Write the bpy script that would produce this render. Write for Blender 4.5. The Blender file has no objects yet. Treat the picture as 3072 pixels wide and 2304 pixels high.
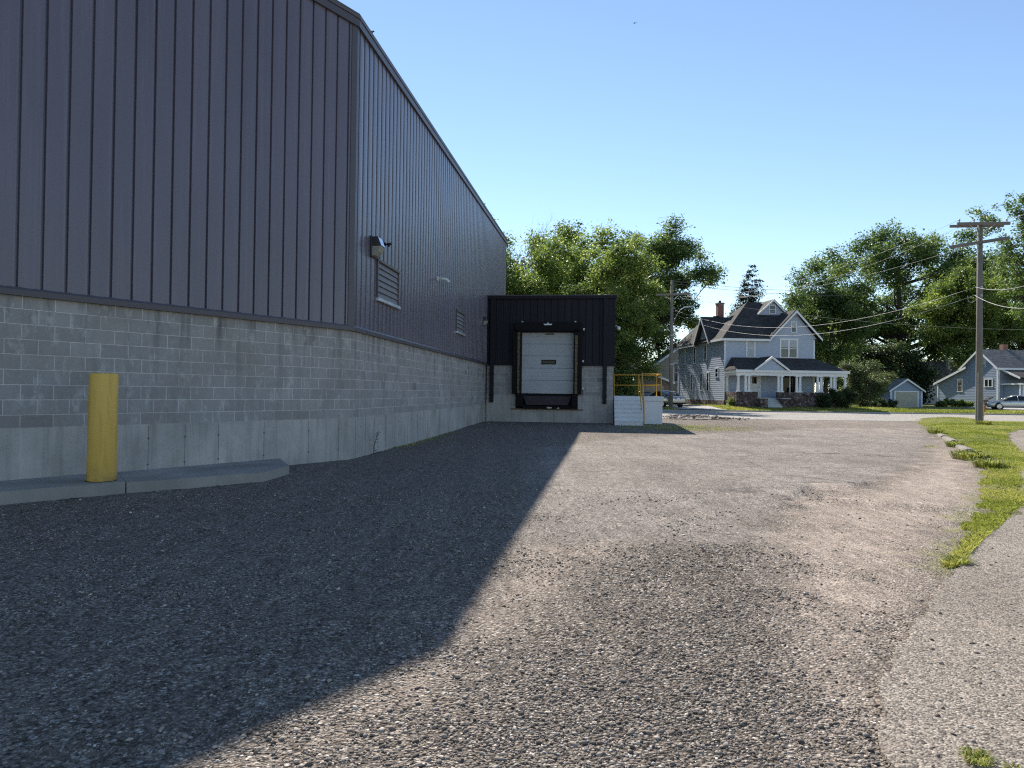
import bpy, math, random
import numpy as np
from mathutils import Vector, Matrix

random.seed(7)
RNG = np.random.default_rng(7)
SC = bpy.context.scene
COL = SC.collection
rad = math.radians

# ------------------------------------------------------------------ camera
CAM_H, F_PX, PITCH, ROLL = 1.40, 2130.0, 0.01174, 0.0125
Fv = Vector((0, math.cos(PITCH), math.sin(PITCH)))
U0 = Vector((0, -math.sin(PITCH), math.cos(PITCH)))
R0 = Vector((1, 0, 0))
Rv = R0 * math.cos(ROLL) + U0 * math.sin(ROLL)
Uv = U0 * math.cos(ROLL) - R0 * math.sin(ROLL)
CAM = Vector((0, 0, CAM_H))
cd = bpy.data.cameras.new('camera')
cam = bpy.data.objects.new('camera', cd)
COL.objects.link(cam)
cd.sensor_fit = 'HORIZONTAL'
cd.sensor_width = 36.0
cd.lens = F_PX / 3072 * 36.0
cd.clip_start, cd.clip_end = 0.05, 3000
M4 = Matrix.Identity(4)
for i in range(3):
    M4[i][0], M4[i][1], M4[i][2], M4[i][3] = Rv[i], Uv[i], -Fv[i], CAM[i]
cam.matrix_world = M4
SC.camera = cam


def ray(px, py):
    return Fv + Rv * ((px - 1536) / F_PX) - Uv * ((py - 1152) / F_PX)


def at(px, py, Y):                      # survey: the point at distance Y seen in that direction
    d = ray(px, py)
    return CAM + d * (Y / d.y)


def G(px, py, z=0.0):                   # survey: the point of the level z seen in that direction
    d = ray(px, py)
    return CAM + d * ((z - CAM_H) / d.z)


def sstep(a, b, v):
    t = np.clip((v - a) / (b - a), 0, 1)
    return t * t * (3 - 2 * t)


def gz(x, y):                           # the lot rises a little towards the dock and the street
    return 0.10 * sstep(20.0, 31.0, np.asarray(y, float))


def lawn_z(x, y):
    x = np.asarray(x, float); y = np.asarray(y, float)
    z = 0.20 + 0.03 * sstep(57, 62, y)
    z = z + 0.20 * sstep(56.5, 61.5, y) * sstep(14, 18, x) * (1 - sstep(33, 38, x))
    z = z + 0.22 * sstep(70, 79, y) * sstep(44, 50, x)
    return z


# ------------------------------------------------------------------ tagging
def thing(name, label, cat, loc=(0, 0, 0), rz=0.0, group=None):
    o = bpy.data.objects.new(name, None)
    o.empty_display_size = 0.3
    COL.objects.link(o)
    o.location = loc
    o.rotation_euler = (0, 0, rz)
    return tag(o, label, cat, group)


def tag(o, label, cat, group=None):
    o['label'] = label
    o['category'] = cat
    if group:
        o['group'] = group
    return o


def kind(o, k, label=None):
    o['kind'] = k
    if label:
        o['label'] = label
    return o


def copy_tree(o, parent=None):
    c = o.copy()
    COL.objects.link(c)
    c.parent = parent
    for ch in list(o.children):
        copy_tree(ch, c)
    return c


# ------------------------------------------------------------------ mesh builder
class MB:
    def __init__(s):
        s.v = []
        s.f = []
        s.uv = {}
        s.mi = {}

    def face(s, pts, uv=None):
        n = len(s.v)
        s.v.extend([tuple(p) for p in pts])
        if uv is not None:
            s.uv[len(s.f)] = uv
        s.f.append(tuple(range(n, n + len(pts))))
        return s

    def box(s, x0, x1, y0, y1, z0, z1):
        return s.obox(lambda a, b, c: (a, b, c), x0, x1, y0, y1, z0, z1)

    def obox(s, m, a0, a1, d0, d1, z0, z1):
        n = len(s.v)
        for z in (z0, z1):
            for a, d in ((a0, d0), (a1, d0), (a1, d1), (a0, d1)):
                s.v.append(tuple(m(a, d, z)))
        for q in ((0, 3, 2, 1), (4, 5, 6, 7), (0, 1, 5, 4), (1, 2, 6, 5), (2, 3, 7, 6), (3, 0, 4, 7)):
            s.f.append(tuple(n + i for i in q))
        return s

    def tube(s, pts, r, n=8, cap=True):
        pts = [Vector(p) for p in pts]
        rs = r if isinstance(r, (list, tuple)) else [r] * len(pts)
        base = len(s.v)
        up = Vector((0, 0, 1))
        prev = None
        for i, p in enumerate(pts):
            t = (pts[min(i + 1, len(pts) - 1)] - pts[max(i - 1, 0)])
            t = t.normalized() if t.length > 1e-9 else Vector((0, 0, 1))
            ref = prev if prev is not None else (up if abs(t.z) < .9 else Vector((1, 0, 0)))
            a = (ref - t * ref.dot(t))
            a = a.normalized() if a.length > 1e-6 else t.orthogonal().normalized()
            b = t.cross(a)
            prev = a
            for k in range(n):
                q = 2 * math.pi * k / n
                s.v.append(tuple(p + (a * math.cos(q) + b * math.sin(q)) * rs[i]))
        for i in range(len(pts) - 1):
            for k in range(n):
                k2 = (k + 1) % n
                s.f.append((base + i * n + k, base + i * n + k2, base + (i + 1) * n + k2, base + (i + 1) * n + k))
        if cap:
            s.f.append(tuple(base + k for k in reversed(range(n))))
            s.f.append(tuple(base + (len(pts) - 1) * n + k for k in range(n)))
        return s

    def slab(s, pts, th):
        pts = [Vector(p) for p in pts]
        nr = Vector((0, 0, 0))
        for i in range(len(pts)):
            a, b = pts[i], pts[(i + 1) % len(pts)]
            nr += Vector(((a.y - b.y) * (a.z + b.z), (a.z - b.z) * (a.x + b.x), (a.x - b.x) * (a.y + b.y)))
        nr.normalize()
        lo = [p - nr * th for p in pts]
        n = len(s.v)
        k = len(pts)
        s.v.extend([tuple(p) for p in pts + lo])
        s.f.append(tuple(range(n, n + k)))
        s.f.append(tuple(reversed(range(n + k, n + 2 * k))))
        for i in range(k):
            j = (i + 1) % k
            s.f.append((n + i, n + k + i, n + k + j, n + j))
        return s

    def loft(s, rings, closed=True, cap=True):
        base = len(s.v)
        n = len(rings[0])
        for r in rings:
            s.v.extend([tuple(p) for p in r])
        for i in range(len(rings) - 1):
            for k in range(n if closed else n - 1):
                k2 = (k + 1) % n
                s.f.append((base + i * n + k, base + i * n + k2, base + (i + 1) * n + k2, base + (i + 1) * n + k))
        if cap and closed:
            s.f.append(tuple(base + k for k in reversed(range(n))))
            s.f.append(tuple(base + (len(rings) - 1) * n + k for k in range(n)))
        return s

    def lathe(s, prof, c=(0, 0, 0), n=24, axis='z'):
        rings = []
        for r, h in prof:
            ring = []
            for k in range(n):
                q = 2 * math.pi * k / n
                x, y = r * math.cos(q), r * math.sin(q)
                p = {'z': (x, y, h), 'x': (h, x, y), 'y': (y, h, x)}[axis]
                ring.append((p[0] + c[0], p[1] + c[1], p[2] + c[2]))
            rings.append(ring)
        return s.loft(rings)

    def blob(s, c, r, seed=0, jit=.15, rings=6, seg=9):
        rg = random.Random(seed)
        R = []
        for i in range(rings + 1):
            th = math.pi * i / rings
            ring = []
            for k in range(seg):
                q = 2 * math.pi * k / seg
                j = 1 + rg.uniform(-jit, jit)
                ring.append((c[0] + r[0] * math.sin(th) * math.cos(q) * j, c[1] + r[1] * math.sin(th) * math.sin(q) * j,
                             c[2] + r[2] * math.cos(th) * (1 + rg.uniform(-jit, jit) * .5)))
            R.append(ring)
        return s.loft(R, cap=False)

    def build(s, name, m, parent=None, smooth=False, bevel=0, fix=True):
        me = bpy.data.meshes.new(name)
        me.from_pydata(s.v, [], s.f)
        if s.uv:
            lay = me.uv_layers.new(name='UVMap')
            for fi, uv in s.uv.items():
                p = me.polygons[fi]
                for k, li in enumerate(p.loop_indices):
                    lay.data[li].uv = uv[k]
        if fix:
            import bmesh
            bm = bmesh.new()
            bm.from_mesh(me)
            bmesh.ops.recalc_face_normals(bm, faces=bm.faces)
            bm.to_mesh(me)
            bm.free()
        for m_ in (m if isinstance(m, (list, tuple)) else [m]):
            me.materials.append(m_)
        if s.mi and not fix:
            for fi, k in s.mi.items():
                me.polygons[fi].material_index = k
        if smooth:
            for p in me.polygons:
                p.use_smooth = True
        me.update()
        o = bpy.data.objects.new(name, me)
        COL.objects.link(o)
        if parent is not None:
            o.parent = parent
        if bevel:
            md = o.modifiers.new('bevel', 'BEVEL')
            md.width = bevel
            md.segments = 2
            md.limit_method = 'ANGLE'
            md.angle_limit = rad(40)
        return o


def np_mesh(name, V, Fq, m, attrs=None, smooth=False, parent=None):
    me = bpy.data.meshes.new(name)
    V = np.ascontiguousarray(V, np.float32)
    Fq = np.ascontiguousarray(Fq, np.int32)
    k = Fq.shape[1]
    me.vertices.add(len(V))
    me.vertices.foreach_set('co', V.ravel())
    me.loops.add(Fq.size)
    me.loops.foreach_set('vertex_index', Fq.ravel())
    me.polygons.add(len(Fq))
    me.polygons.foreach_set('loop_start', np.arange(0, Fq.size, k, dtype=np.int32))
    me.polygons.foreach_set('loop_total', np.full(len(Fq), k, np.int32))
    if smooth:
        me.polygons.foreach_set('use_smooth', np.ones(len(Fq), bool))
    for an, av in (attrs or {}).items():
        at_ = me.attributes.new(an, 'FLOAT', 'POINT')
        at_.data.foreach_set('value', np.ascontiguousarray(av, np.float32))
    me.materials.append(m)
    me.update()
    me.validate()
    o = bpy.data.objects.new(name, me)
    COL.objects.link(o)
    if parent is not None:
        o.parent = parent
    return o


# ------------------------------------------------------------------ materials
class N:
    """tiny node-graph helper"""
    def __init__(s, name):
        s.m = bpy.data.materials.new(name)
        s.m.use_nodes = True
        s.t = s.m.node_tree
        s.t.nodes.clear()
        s.out = s.t.nodes.new('ShaderNodeOutputMaterial')

    def n(s, ty, **kw):
        nd = s.t.nodes.new(ty)
        for k, v in kw.items():
            if k in ('operation', 'blend_type', 'data_type', 'noise_dimensions', 'feature', 'distance', 'offset', 'squash',
                     'attribute_name', 'wave_type', 'bands_direction', 'wave_profile', 'interpolation_type', 'invert', 'clamp', 'mode'):
                setattr(nd, k, v)
            else:
                key = int(k[1:]) if k[0] == '_' else k.replace('__', ' ')
                if hasattr(v, 'is_output'):
                    s.t.links.new(v, nd.inputs[key])
                else:
                    nd.inputs[key].default_value = v
        return nd

    def link(s, a, b):
        s.t.links.new(a, b)

    def obj(s):
        return s.n('ShaderNodeTexCoord').outputs['Object']

    def uv(s):
        return s.n('ShaderNodeTexCoord').outputs['UV']

    def mapv(s, v, scale=(1, 1, 1), loc=(0, 0, 0), rot=(0, 0, 0)):
        return s.n('ShaderNodeMapping', _0=v, Scale=scale, Location=loc, Rotation=rot).outputs[0]

    def noise(s, v, scale, detail=4, rough=.55, dist=0):
        return s.n('ShaderNodeTexNoise', Vector=v, Scale=scale, Detail=detail, Roughness=rough, Distortion=dist).outputs['Fac']

    def noisec(s, v, scale, detail=2):
        return s.n('ShaderNodeTexNoise', Vector=v, Scale=scale, Detail=detail).outputs['Color']

    def vor(s, v, scale, feature='F1', out='Distance', rand=1.0):
        return s.n('ShaderNodeTexVoronoi', feature=feature, Vector=v, Scale=scale, Randomness=rand).outputs[out]

    def ramp(s, f, stops):
        r = s.n('ShaderNodeValToRGB', Fac=f)
        e = r.color_ramp.elements
        while len(e) < len(stops):
            e.new(.5)
        for i, (p, c) in enumerate(stops):
            e[i].position = p
            e[i].color = (c, c, c, 1) if isinstance(c, (int, float)) else (*c[:3], 1)
        return r.outputs[0]

    def math(s, op, a, b=0.0, c=0.0, clamp=False):
        nd = s.n('ShaderNodeMath', operation=op, _0=a, _1=b, _2=c)
        nd.use_clamp = clamp
        return nd.outputs[0]

    def mix(s, f, a, b, blend='MIX'):
        nd = s.t.nodes.new('ShaderNodeMix')
        nd.data_type = 'RGBA'
        nd.blend_type = blend
        for k, v in ((0, f), (6, a), (7, b)):
            if hasattr(v, 'is_output'):
                s.t.links.new(v, nd.inputs[k])
            else:
                if k and isinstance(v, (int, float)):
                    v = (v, v, v)
                nd.inputs[k].default_value = v if k == 0 else (*v[:3], 1)
        return nd.outputs[2]

    def attr(s, name):
        return s.n('ShaderNodeAttribute', attribute_name=name).outputs['Fac']

    def bump(s, h, strength=.3, dist=.02, nrm=None):
        nd = s.n('ShaderNodeBump', Strength=strength, Distance=dist, Height=h)
        if nrm is not None:
            s.link(nrm, nd.inputs['Normal'])
        return nd.outputs[0]

    def bsdf(s, col, rough=.6, normal=None, **kw):
        p = s.n('ShaderNodeBsdfPrincipled')
        for k, v in {'Base Color': col, 'Roughness': rough, **{a.replace('__', ' '): b for a, b in kw.items()}}.items():
            if hasattr(v, 'is_output'):
                s.link(v, p.inputs[k])
            else:
                p.inputs[k].default_value = (*v[:3], 1) if isinstance(v, tuple) else v
        if normal is not None:
            s.link(normal, p.inputs['Normal'])
        s.link(p.outputs[0], s.out.inputs[0])
        return s.m


def pm(name, col, rough=.6, var=.12, scale=2.5, bump=0.0, bscale=30, fine=.05, spec=.5, metallic=0.0, coat=0.0):
    g = N(name)
    o = g.obj()
    n1 = g.noise(o, scale, 5, .6)
    n2 = g.noise(o, scale * 14, 3, .6)
    k = g.math('ADD', g.math('MULTIPLY', g.math('SUBTRACT', n1, .5), var * 4), g.math('MULTIPLY', g.math('SUBTRACT', n2, .5), fine * 4))
    k = g.math('ADD', k, 1.0)
    c = g.mix(1.0, col, k, 'MULTIPLY')
    nr = g.bump(g.noise(o, bscale, 4, .6), bump, .01) if bump else None
    rr = g.math('ADD', rough, g.math('MULTIPLY', g.math('SUBTRACT', n1, .5), .2))
    return g.bsdf(c, rr, nr, Specular__IOR__Level=spec, Metallic=metallic, Coat__Weight=coat)


def m_clad(name='charcoal_cladding', col=(.122, .107, .142), rough=.24, spec=.6):
    g = N(name)
    o = g.obj()
    n1 = g.noise(g.mapv(o, (1, 1, .12)), 1.6, 4, .6)
    n2 = g.noise(o, .35, 3, .5)
    streak = g.noise(g.mapv(o, (9, 9, .25)), 1.3, 4, .65)
    k = g.math('ADD', .58, g.math('MULTIPLY', n1, .46))
    k = g.math('ADD', k, g.math('MULTIPLY', n2, .38))
    c = g.mix(1.0, col, k, 'MULTIPLY')
    c = g.mix(g.math('MULTIPLY', g.ramp(streak, [(.52, 0), (.74, 1)]), .32), c, tuple(v * 1.6 + .02 for v in col))
    b = g.bump(g.noise(g.mapv(o, (1, 1, .5)), 1.1, 3, .5), .26, .05)
    r = g.math('ADD', rough, g.math('MULTIPLY', n1, .14))
    return g.bsdf(c, r, b, Specular__IOR__Level=spec)


def m_block(name='concrete_block', tone=1.0):
    g = N(name)
    uv = g.uv()
    wob = g.mix(.0035, uv, g.noisec(uv, 7), 'ADD')
    br = g.n('ShaderNodeTexBrick', Vector=wob, Scale=1.0, Color1=(.300, .288, .278, 1), Color2=(.338, .324, .312, 1), Mortar=(.60, .58, .555, 1))
    br.offset = .5
    br.inputs['Mortar Size'].default_value = .0062
    br.inputs['Mortar Smooth'].default_value = .35
    br.inputs['Bias'].default_value = -.1
    br.inputs['Brick Width'].default_value = .4064
    br.inputs['Row Height'].default_value = .2032
    c = br.outputs['Color']
    # a few odd darker / paler blocks
    b2 = g.n('ShaderNodeTexBrick', Vector=uv, Scale=1.0, Color1=(0, 0, 0, 1), Color2=(1, 1, 1, 1), Mortar=(.5, .5, .5, 1))
    b2.offset = .5
    b2.inputs['Mortar Size'].default_value = 0
    b2.inputs['Brick Width'].default_value = .4064
    b2.inputs['Row Height'].default_value = .2032
    odd = g.ramp(b2.outputs['Color'], [(.0, .74), (.05, .96), (.5, 1.0), (.94, 1.03), (1.0, 1.16)])
    c = g.mix(1.0, c, odd, 'MULTIPLY')
    # brown wash under the flashing, vertical damp streaks, white bloom
    x, y = g.n('ShaderNodeSeparateXYZ', _0=uv).outputs[:2]
    patch = g.noise(uv, .9, 5, .62)
    c = g.mix(g.math('MULTIPLY', g.ramp(patch, [(.45, 0), (.75, 1)]), .55), c, (.255, .225, .190))
    st = g.noise(g.mapv(uv, (3.6, .34, 1)), 1.0, 5, .6)
    top = g.ramp(y, [(.0, .25), (.45, .5), (1.0, 1.0)])
    y2 = g.math('DIVIDE', g.math('SUBTRACT', y, .843), 1.83)
    topm = g.ramp(y2, [(.05, .15), (.6, .35), (1.0, 1.0)])
    c = g.mix(g.math('MULTIPLY', g.math('MULTIPLY', g.ramp(st, [(.52, 0), (.66, 1)]), topm), .75), c, (.055, .055, .058))
    bl = g.noise(g.mapv(uv, (2.6, 1.3, 1)), 2.2, 6, .7)
    c = g.mix(g.math('MULTIPLY', g.ramp(bl, [(.54, 0), (.70, 1)]), .55), c, (.58, .57, .55))
    fine = g.noise(uv, 90, 3, .7)
    c = g.mix(1.0, c, g.math('ADD', .74 * tone, g.math('MULTIPLY', fine, .52)), 'MULTIPLY')
    mid = g.noise(uv, 11, 5, .7)
    c = g.mix(1.0, c, g.math('ADD', .82, g.math('MULTIPLY', mid, .36)), 'MULTIPLY')
    h = g.math('ADD', g.math('MULTIPLY', g.math('SUBTRACT', 1.0, br.outputs['Fac']), 1.0), g.math('MULTIPLY', fine, .35))
    return g.bsdf(c, .92, g.bump(h, .55, .006), Specular__IOR__Level=.25)


def m_concrete(name='poured_concrete', base=(.425, .405, .375), seams=True, warm=(.29, .245, .19)):
    g = N(name)
    uv = g.uv() if seams else g.obj()
    big = g.noise(uv, .8, 6, .62)
    c = g.mix(g.ramp(big, [(.3, 0), (.7, 1)]), tuple(b * .72 for b in base), tuple(b * 1.22 for b in base))
    c = g.mix(g.math('MULTIPLY', g.ramp(g.noise(uv, 1.7, 5, .7), [(.52, 0), (.72, 1)]), .5), c, warm)
    if seams:
        dr = g.noise(g.mapv(uv, (7.5, .5, 1)), 1.0, 5, .65)
        c = g.mix(g.math('MULTIPLY', g.ramp(dr, [(.48, 0), (.68, 1)]), .38), c, (.16, .15, .14))
        dw = g.noise(g.mapv(uv, (12, .6, 1), (4, 2, 0)), 1.0, 4, .65)
        c = g.mix(g.math('MULTIPLY', g.ramp(dw, [(.58, 0), (.72, 1)]), .3), c, (.60, .58, .55))
    pit = g.vor(uv, 26)
    c = g.mix(g.math('MULTIPLY', g.ramp(pit, [(.05, 1), (.11, 0)]), .35), c, (.07, .07, .075))
    fine = g.noise(uv, 55, 4, .7)
    c = g.mix(1.0, c, g.math('ADD', .78, g.math('MULTIPLY', fine, .44)), 'MULTIPLY')
    return g.bsdf(c, .88, g.bump(g.math('ADD', fine, g.math('MULTIPLY', big, 2.0)), .3, .006), Specular__IOR__Level=.3)


def m_lot():
    """old lot surface: loose gravel, packed sand and worn asphalt; masks are stored on the mesh"""
    g = N('gravel_lot')
    o = g.obj()
    sand, asph, dark, grassy = g.attr('sand'), g.attr('asphalt'), g.attr('loose'), g.attr('grassy')
    nb = g.noise(o, .55, 6, .6)
    nm = g.noise(o, 3.2, 6, .65)
    nf = g.noise(o, 14, 5, .7)
    # stones: coarse and fine cells, each cell its own grey or tan
    vc = g.n('ShaderNodeTexVoronoi', Vector=o, Scale=64.0)
    ra = g.n('ShaderNodeSeparateColor', _0=vc.outputs['Color']).outputs
    stops = [(0, (.052, .043, .036)), (.22, (.140, .116, .096)), (.55, (.275, .235, .196)), (.82, (.41, .358, .305)), (1.0, (.70, .64, .57))]
    st = g.ramp(ra[0], stops)
    st = g.mix(1.0, st, g.ramp(vc.outputs['Distance'], [(.35, 1.0), (.85, .35)]), 'MULTIPLY')
    v2 = g.n('ShaderNodeTexVoronoi', Vector=o, Scale=27.0)
    rb = g.n('ShaderNodeSeparateColor', _0=v2.outputs['Color']).outputs
    st2 = g.mix(1.0, g.ramp(rb[1], stops), g.ramp(v2.outputs['Distance'], [(.30, 1.0), (.62, .40)]), 'MULTIPLY')
    big = g.math('MULTIPLY', g.ramp(v2.outputs['Distance'], [(.36, 1), (.44, 0)]), g.ramp(rb[0], [(.58, 0), (.62, 1)]))
    st = g.mix(big, st, st2)
    matrix = g.mix(g.ramp(nm, [(.3, 0), (.7, 1)]), (.205, .168, .134), (.325, .270, .220))
    grit = g.noise(o, 170, 3, .75)
    matrix = g.mix(1.0, matrix, g.math('ADD', .45, g.math('MULTIPLY', grit, 1.1)), 'MULTIPLY')
    cover = g.ramp(g.math('ADD', g.math('MULTIPLY', nf, .6), g.math('MULTIPLY', nm, .6)), [(.42, .25), (.72, .95)])
    gravel = g.mix(cover, matrix, st)
    # packed sand with grains
    sn = g.mix(g.ramp(nm, [(.3, 0), (.72, 1)]), (.335, .268, .215), (.455, .372, .305))
    sn = g.mix(1.0, sn, g.math('ADD', .5, g.math('MULTIPLY', grit, 1.0)), 'MULTIPLY')
    spk = g.math('MULTIPLY', g.ramp(vc.outputs['Distance'], [(.24, 1), (.36, 0)]), g.ramp(nf, [(.44, 0), (.62, 1)]))
    sn = g.mix(g.math('MULTIPLY', spk, .8), sn, st)
    # worn asphalt with its pale aggregate showing
    as_ = g.mix(g.ramp(nb, [(.32, 0), (.68, 1)]), (.200, .174, .150), (.300, .262, .228))
    vs = g.n('ShaderNodeTexVoronoi', Vector=o, Scale=88.0)
    agg = g.ramp(g.n('ShaderNodeSeparateColor', _0=vs.outputs['Color']).outputs[0], [(0, .35), (.4, .85), (.8, 1.2), (1, 2.3)])
    as_ = g.mix(1.0, as_, agg, 'MULTIPLY')
    as_ = g.mix(1.0, as_, g.math('ADD', .60, g.math('MULTIPLY', nf, .80)), 'MULTIPLY')
    wv = g.mix(.30, o, g.noisec(o, 1.1, 4), 'ADD')
    ck = g.vor(g.mapv(wv, (.30, .62, 1)), 1.0, 'DISTANCE_TO_EDGE')
    ckm = g.math('MULTIPLY', g.ramp(ck, [(.004, 1), (.015, 0)]), g.ramp(g.noise(o, .45, 4), [(.44, 0), (.56, 1)]))
    as_ = g.mix(g.math('MULTIPLY', ckm, .7), as_, (.060, .052, .048))
    # blend by ragged masks
    rg = g.math('MULTIPLY', g.math('SUBTRACT', g.noise(o, 1.5, 8, .72), .5), 1.5)
    ms = g.ramp(g.math('ADD', sand, rg), [(.30, 0), (.95, 1)])
    ma = g.ramp(g.math('ADD', asph, rg), [(.34, 0), (.72, 1)])
    c = g.mix(g.math('MULTIPLY', ma, .92), gravel, as_)
    c = g.mix(g.math('MULTIPLY', ms, .85), c, sn)
    ml = g.ramp(g.math('ADD', dark, g.math('MULTIPLY', rg, .8)), [(.35, 0), (.95, 1)])
    c = g.mix(g.math('MULTIPLY', ml, .48), c, g.mix(1.0, st, (.80, .78, .77), 'MULTIPLY'))
    mg = g.ramp(g.math('ADD', grassy, g.math('MULTIPLY', rg, .9)), [(.46, 0), (.70, 1)])
    c = g.mix(g.math('MULTIPLY', mg, .75), c, g.mix(nm, (.13, .14, .040), (.27, .27, .09)))
    speck = g.noise(o, 42, 2, .6)
    c = g.mix(1.0, c, g.ramp(speck, [(.28, .30), (.46, .92), (.60, 1.10), (.74, 2.0)]), 'MULTIPLY')
    speck3 = g.noise(g.mapv(o, (13, 3.2, 1)), 1.0, 4, .72)
    c = g.mix(1.0, c, g.ramp(speck3, [(.30, .55), (.47, .95), (.58, 1.06), (.72, 1.45)]), 'MULTIPLY')
    rut = g.noise(g.mapv(o, (1.6, .16, 1), (0, 0, 0), (0, 0, .12)), 1.4, 5, .6)
    c = g.mix(1.0, c, g.math('ADD', .62, g.math('MULTIPLY', rut, .76)), 'MULTIPLY')
    loose = g.math('MULTIPLY', g.math('SUBTRACT', 1.0, g.math('MULTIPLY', ms, .6)), g.math('SUBTRACT', 1.0, g.math('MULTIPLY', ma, .55)))
    h = g.math('MULTIPLY', g.math('ADD', g.ramp(vc.outputs['Distance'], [(.0, 1), (.75, 0)]), g.math('MULTIPLY', big, .8)), loose)
    h = g.math('ADD', h, g.math('MULTIPLY', grit, .35))
    h = g.math('SUBTRACT', h, g.math('MULTIPLY', g.math('MULTIPLY', ckm, ma), .5))
    return g.bsdf(c, .95, g.bump(h, 1.0, .017), Specular__IOR__Level=.18)


def m_asphalt(name, c0, c1, scale=70, sandc=None, lines=False):
    g = N(name)
    o = g.obj()
    nb = g.noise(o, .7, 6, .6)
    vs = g.n('ShaderNodeTexVoronoi', Vector=o, Scale=scale)
    agg = g.ramp(g.n('ShaderNodeSeparateColor', _0=vs.outputs['Color']).outputs[0], [(0, .30), (.35, .80), (.75, 1.22), (1, 1.9)])
    c = g.mix(g.ramp(nb, [(.3, 0), (.7, 1)]), c0, c1)
    c = g.mix(1.0, c, agg, 'MULTIPLY')
    if sandc:
        c = g.mix(g.math('MULTIPLY', g.ramp(g.noise(o, 1.1, 6, .7), [(.56, 0), (.72, 1)]), .5), c, sandc)
    c = g.mix(1.0, c, g.math('ADD', .78, g.math('MULTIPLY', g.noise(o, 9, 5, .7), .44)), 'MULTIPLY')
    h = g.math('ADD', g.ramp(vs.outputs['Distance'], [(0, 1), (.7, 0)]), g.math('MULTIPLY', g.noise(o, 200, 2), .3))
    return g.bsdf(c, .93, g.bump(h, .75, .007), Specular__IOR__Level=.2)


def m_grassbase(name='lawn_turf', a=(.125, .145, .036), b=(.225, .232, .068), dry=(.31, .265, .14)):
    g = N(name)
    o = g.obj()
    c = g.mix(g.ramp(g.noise(o, 1.3, 6, .65), [(.3, 0), (.7, 1)]), a, b)
    c = g.mix(g.math('MULTIPLY', g.ramp(g.noise(o, .6, 6, .7), [(.48, 0), (.68, 1)]), .7), c, dry)
    fine = g.noise(o, 38, 5, .75)
    c = g.mix(1.0, c, g.math('ADD', .35, g.math('MULTIPLY', fine, 1.3)), 'MULTIPLY')
    return g.bsdf(c, .9, g.bump(g.math('ADD', fine, g.noise(o, 9, 4)), 1.0, .05), Specular__IOR__Level=.15)


def m_leaf(name, dark, mid, light, trans=.45):
    g = N(name)
    c = g.ramp(g.attr('tint'), [(0, dark), (.5, mid), (1, light)])
    p = g.n('ShaderNodeBsdfPrincipled')
    g.link(c, p.inputs['Base Color'])
    p.inputs['Roughness'].default_value = .48
    p.inputs['Specular IOR Level'].default_value = .35
    tr = g.n('ShaderNodeBsdfTranslucent')
    g.link(g.mix(1.0, c, (1.25, 1.38, .80), 'MULTIPLY'), tr.inputs[0])
    mx = g.n('ShaderNodeMixShader', Fac=trans)
    g.link(p.outputs[0], mx.inputs[1])
    g.link(tr.outputs[0], mx.inputs[2])
    g.link(mx.outputs[0], g.out.inputs[0])
    return g.m


def m_bark(name='bark', col=(.085, .072, .060)):
    g = N(name)
    o = g.obj()
    n = g.noise(g.mapv(o, (6, 6, 1.1)), 3, 5, .7)
    c = g.mix(n, tuple(v * .5 for v in col), tuple(v * 1.7 for v in col))
    return g.bsdf(c, .95, g.bump(n, .8, .03), Specular__IOR__Level=.15)


def m_wood(name='weathered_wood', col=(.19, .17, .145)):
    g = N(name)
    o = g.obj()
    n = g.noise(g.mapv(o, (14, 14, .55)), 3, 5, .7)
    n2 = g.noise(o, 1.3, 4, .6)
    c = g.mix(n, tuple(v * .5 for v in col), tuple(v * 1.45 for v in col))
    c = g.mix(1.0, c, g.math('ADD', .7, g.math('MULTIPLY', n2, .6)), 'MULTIPLY')
    return g.bsdf(c, .85, g.bump(n, .5, .01), Specular__IOR__Level=.2)


def m_shingle(name, col, w=.30, h=.14):
    g = N(name)
    o = g.obj()
    gx, gy, gzz = g.n('ShaderNodeSeparateXYZ', _0=o).outputs
    u = g.math('ADD', gx, g.math('MULTIPLY', gy, .73))
    vec = g.n('ShaderNodeCombineXYZ', _0=u, _1=gzz, _2=0.0).outputs[0]
    br = g.n('ShaderNodeTexBrick', Vector=vec, Scale=1.0, Color1=tuple(v * .72 for v in col) + (1,), Color2=tuple(v * 1.28 for v in col) + (1,),
             Mortar=tuple(v * .45 for v in col) + (1,))
    br.inputs['Mortar Size'].default_value = .008
    br.inputs['Brick Width'].default_value = w
    br.inputs['Row Height'].default_value = h
    c = g.mix(1.0, br.outputs['Color'], g.math('ADD', .7, g.math('MULTIPLY', g.noise(o, 2.2, 5, .7), .6)), 'MULTIPLY')
    c = g.mix(1.0, c, g.math('ADD', .7, g.math('MULTIPLY', g.noise(o, 60, 2, .7), .6)), 'MULTIPLY')
    return g.bsdf(c, .9, g.bump(br.outputs['Fac'], -.4, .01), Specular__IOR__Level=.2)


def m_fieldstone(name='field_stone'):
    g = N(name)
    o = g.obj()
    v = g.n('ShaderNodeTexVoronoi', Vector=o, Scale=4.2)
    c = g.ramp(g.n('ShaderNodeSeparateColor', _0=v.outputs['Color']).outputs[0],
               [(0, (.045, .027, .026)), (.4, (.088, .058, .055)), (.75, (.15, .11, .103)), (1, (.26, .22, .205))])
    e = g.vor(o, 4.2, 'DISTANCE_TO_EDGE')
    c = g.mix(g.ramp(e, [(.02, 1), (.07, 0)]), c, (.13, .12, .115))
    c = g.mix(1.0, c, g.math('ADD', .6, g.math('MULTIPLY', g.noise(o, 25, 4, .7), .8)), 'MULTIPLY')
    return g.bsdf(c, .85, g.bump(g.ramp(e, [(0, 0), (.15, 1)]), .9, .04), Specular__IOR__Level=.25)


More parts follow.
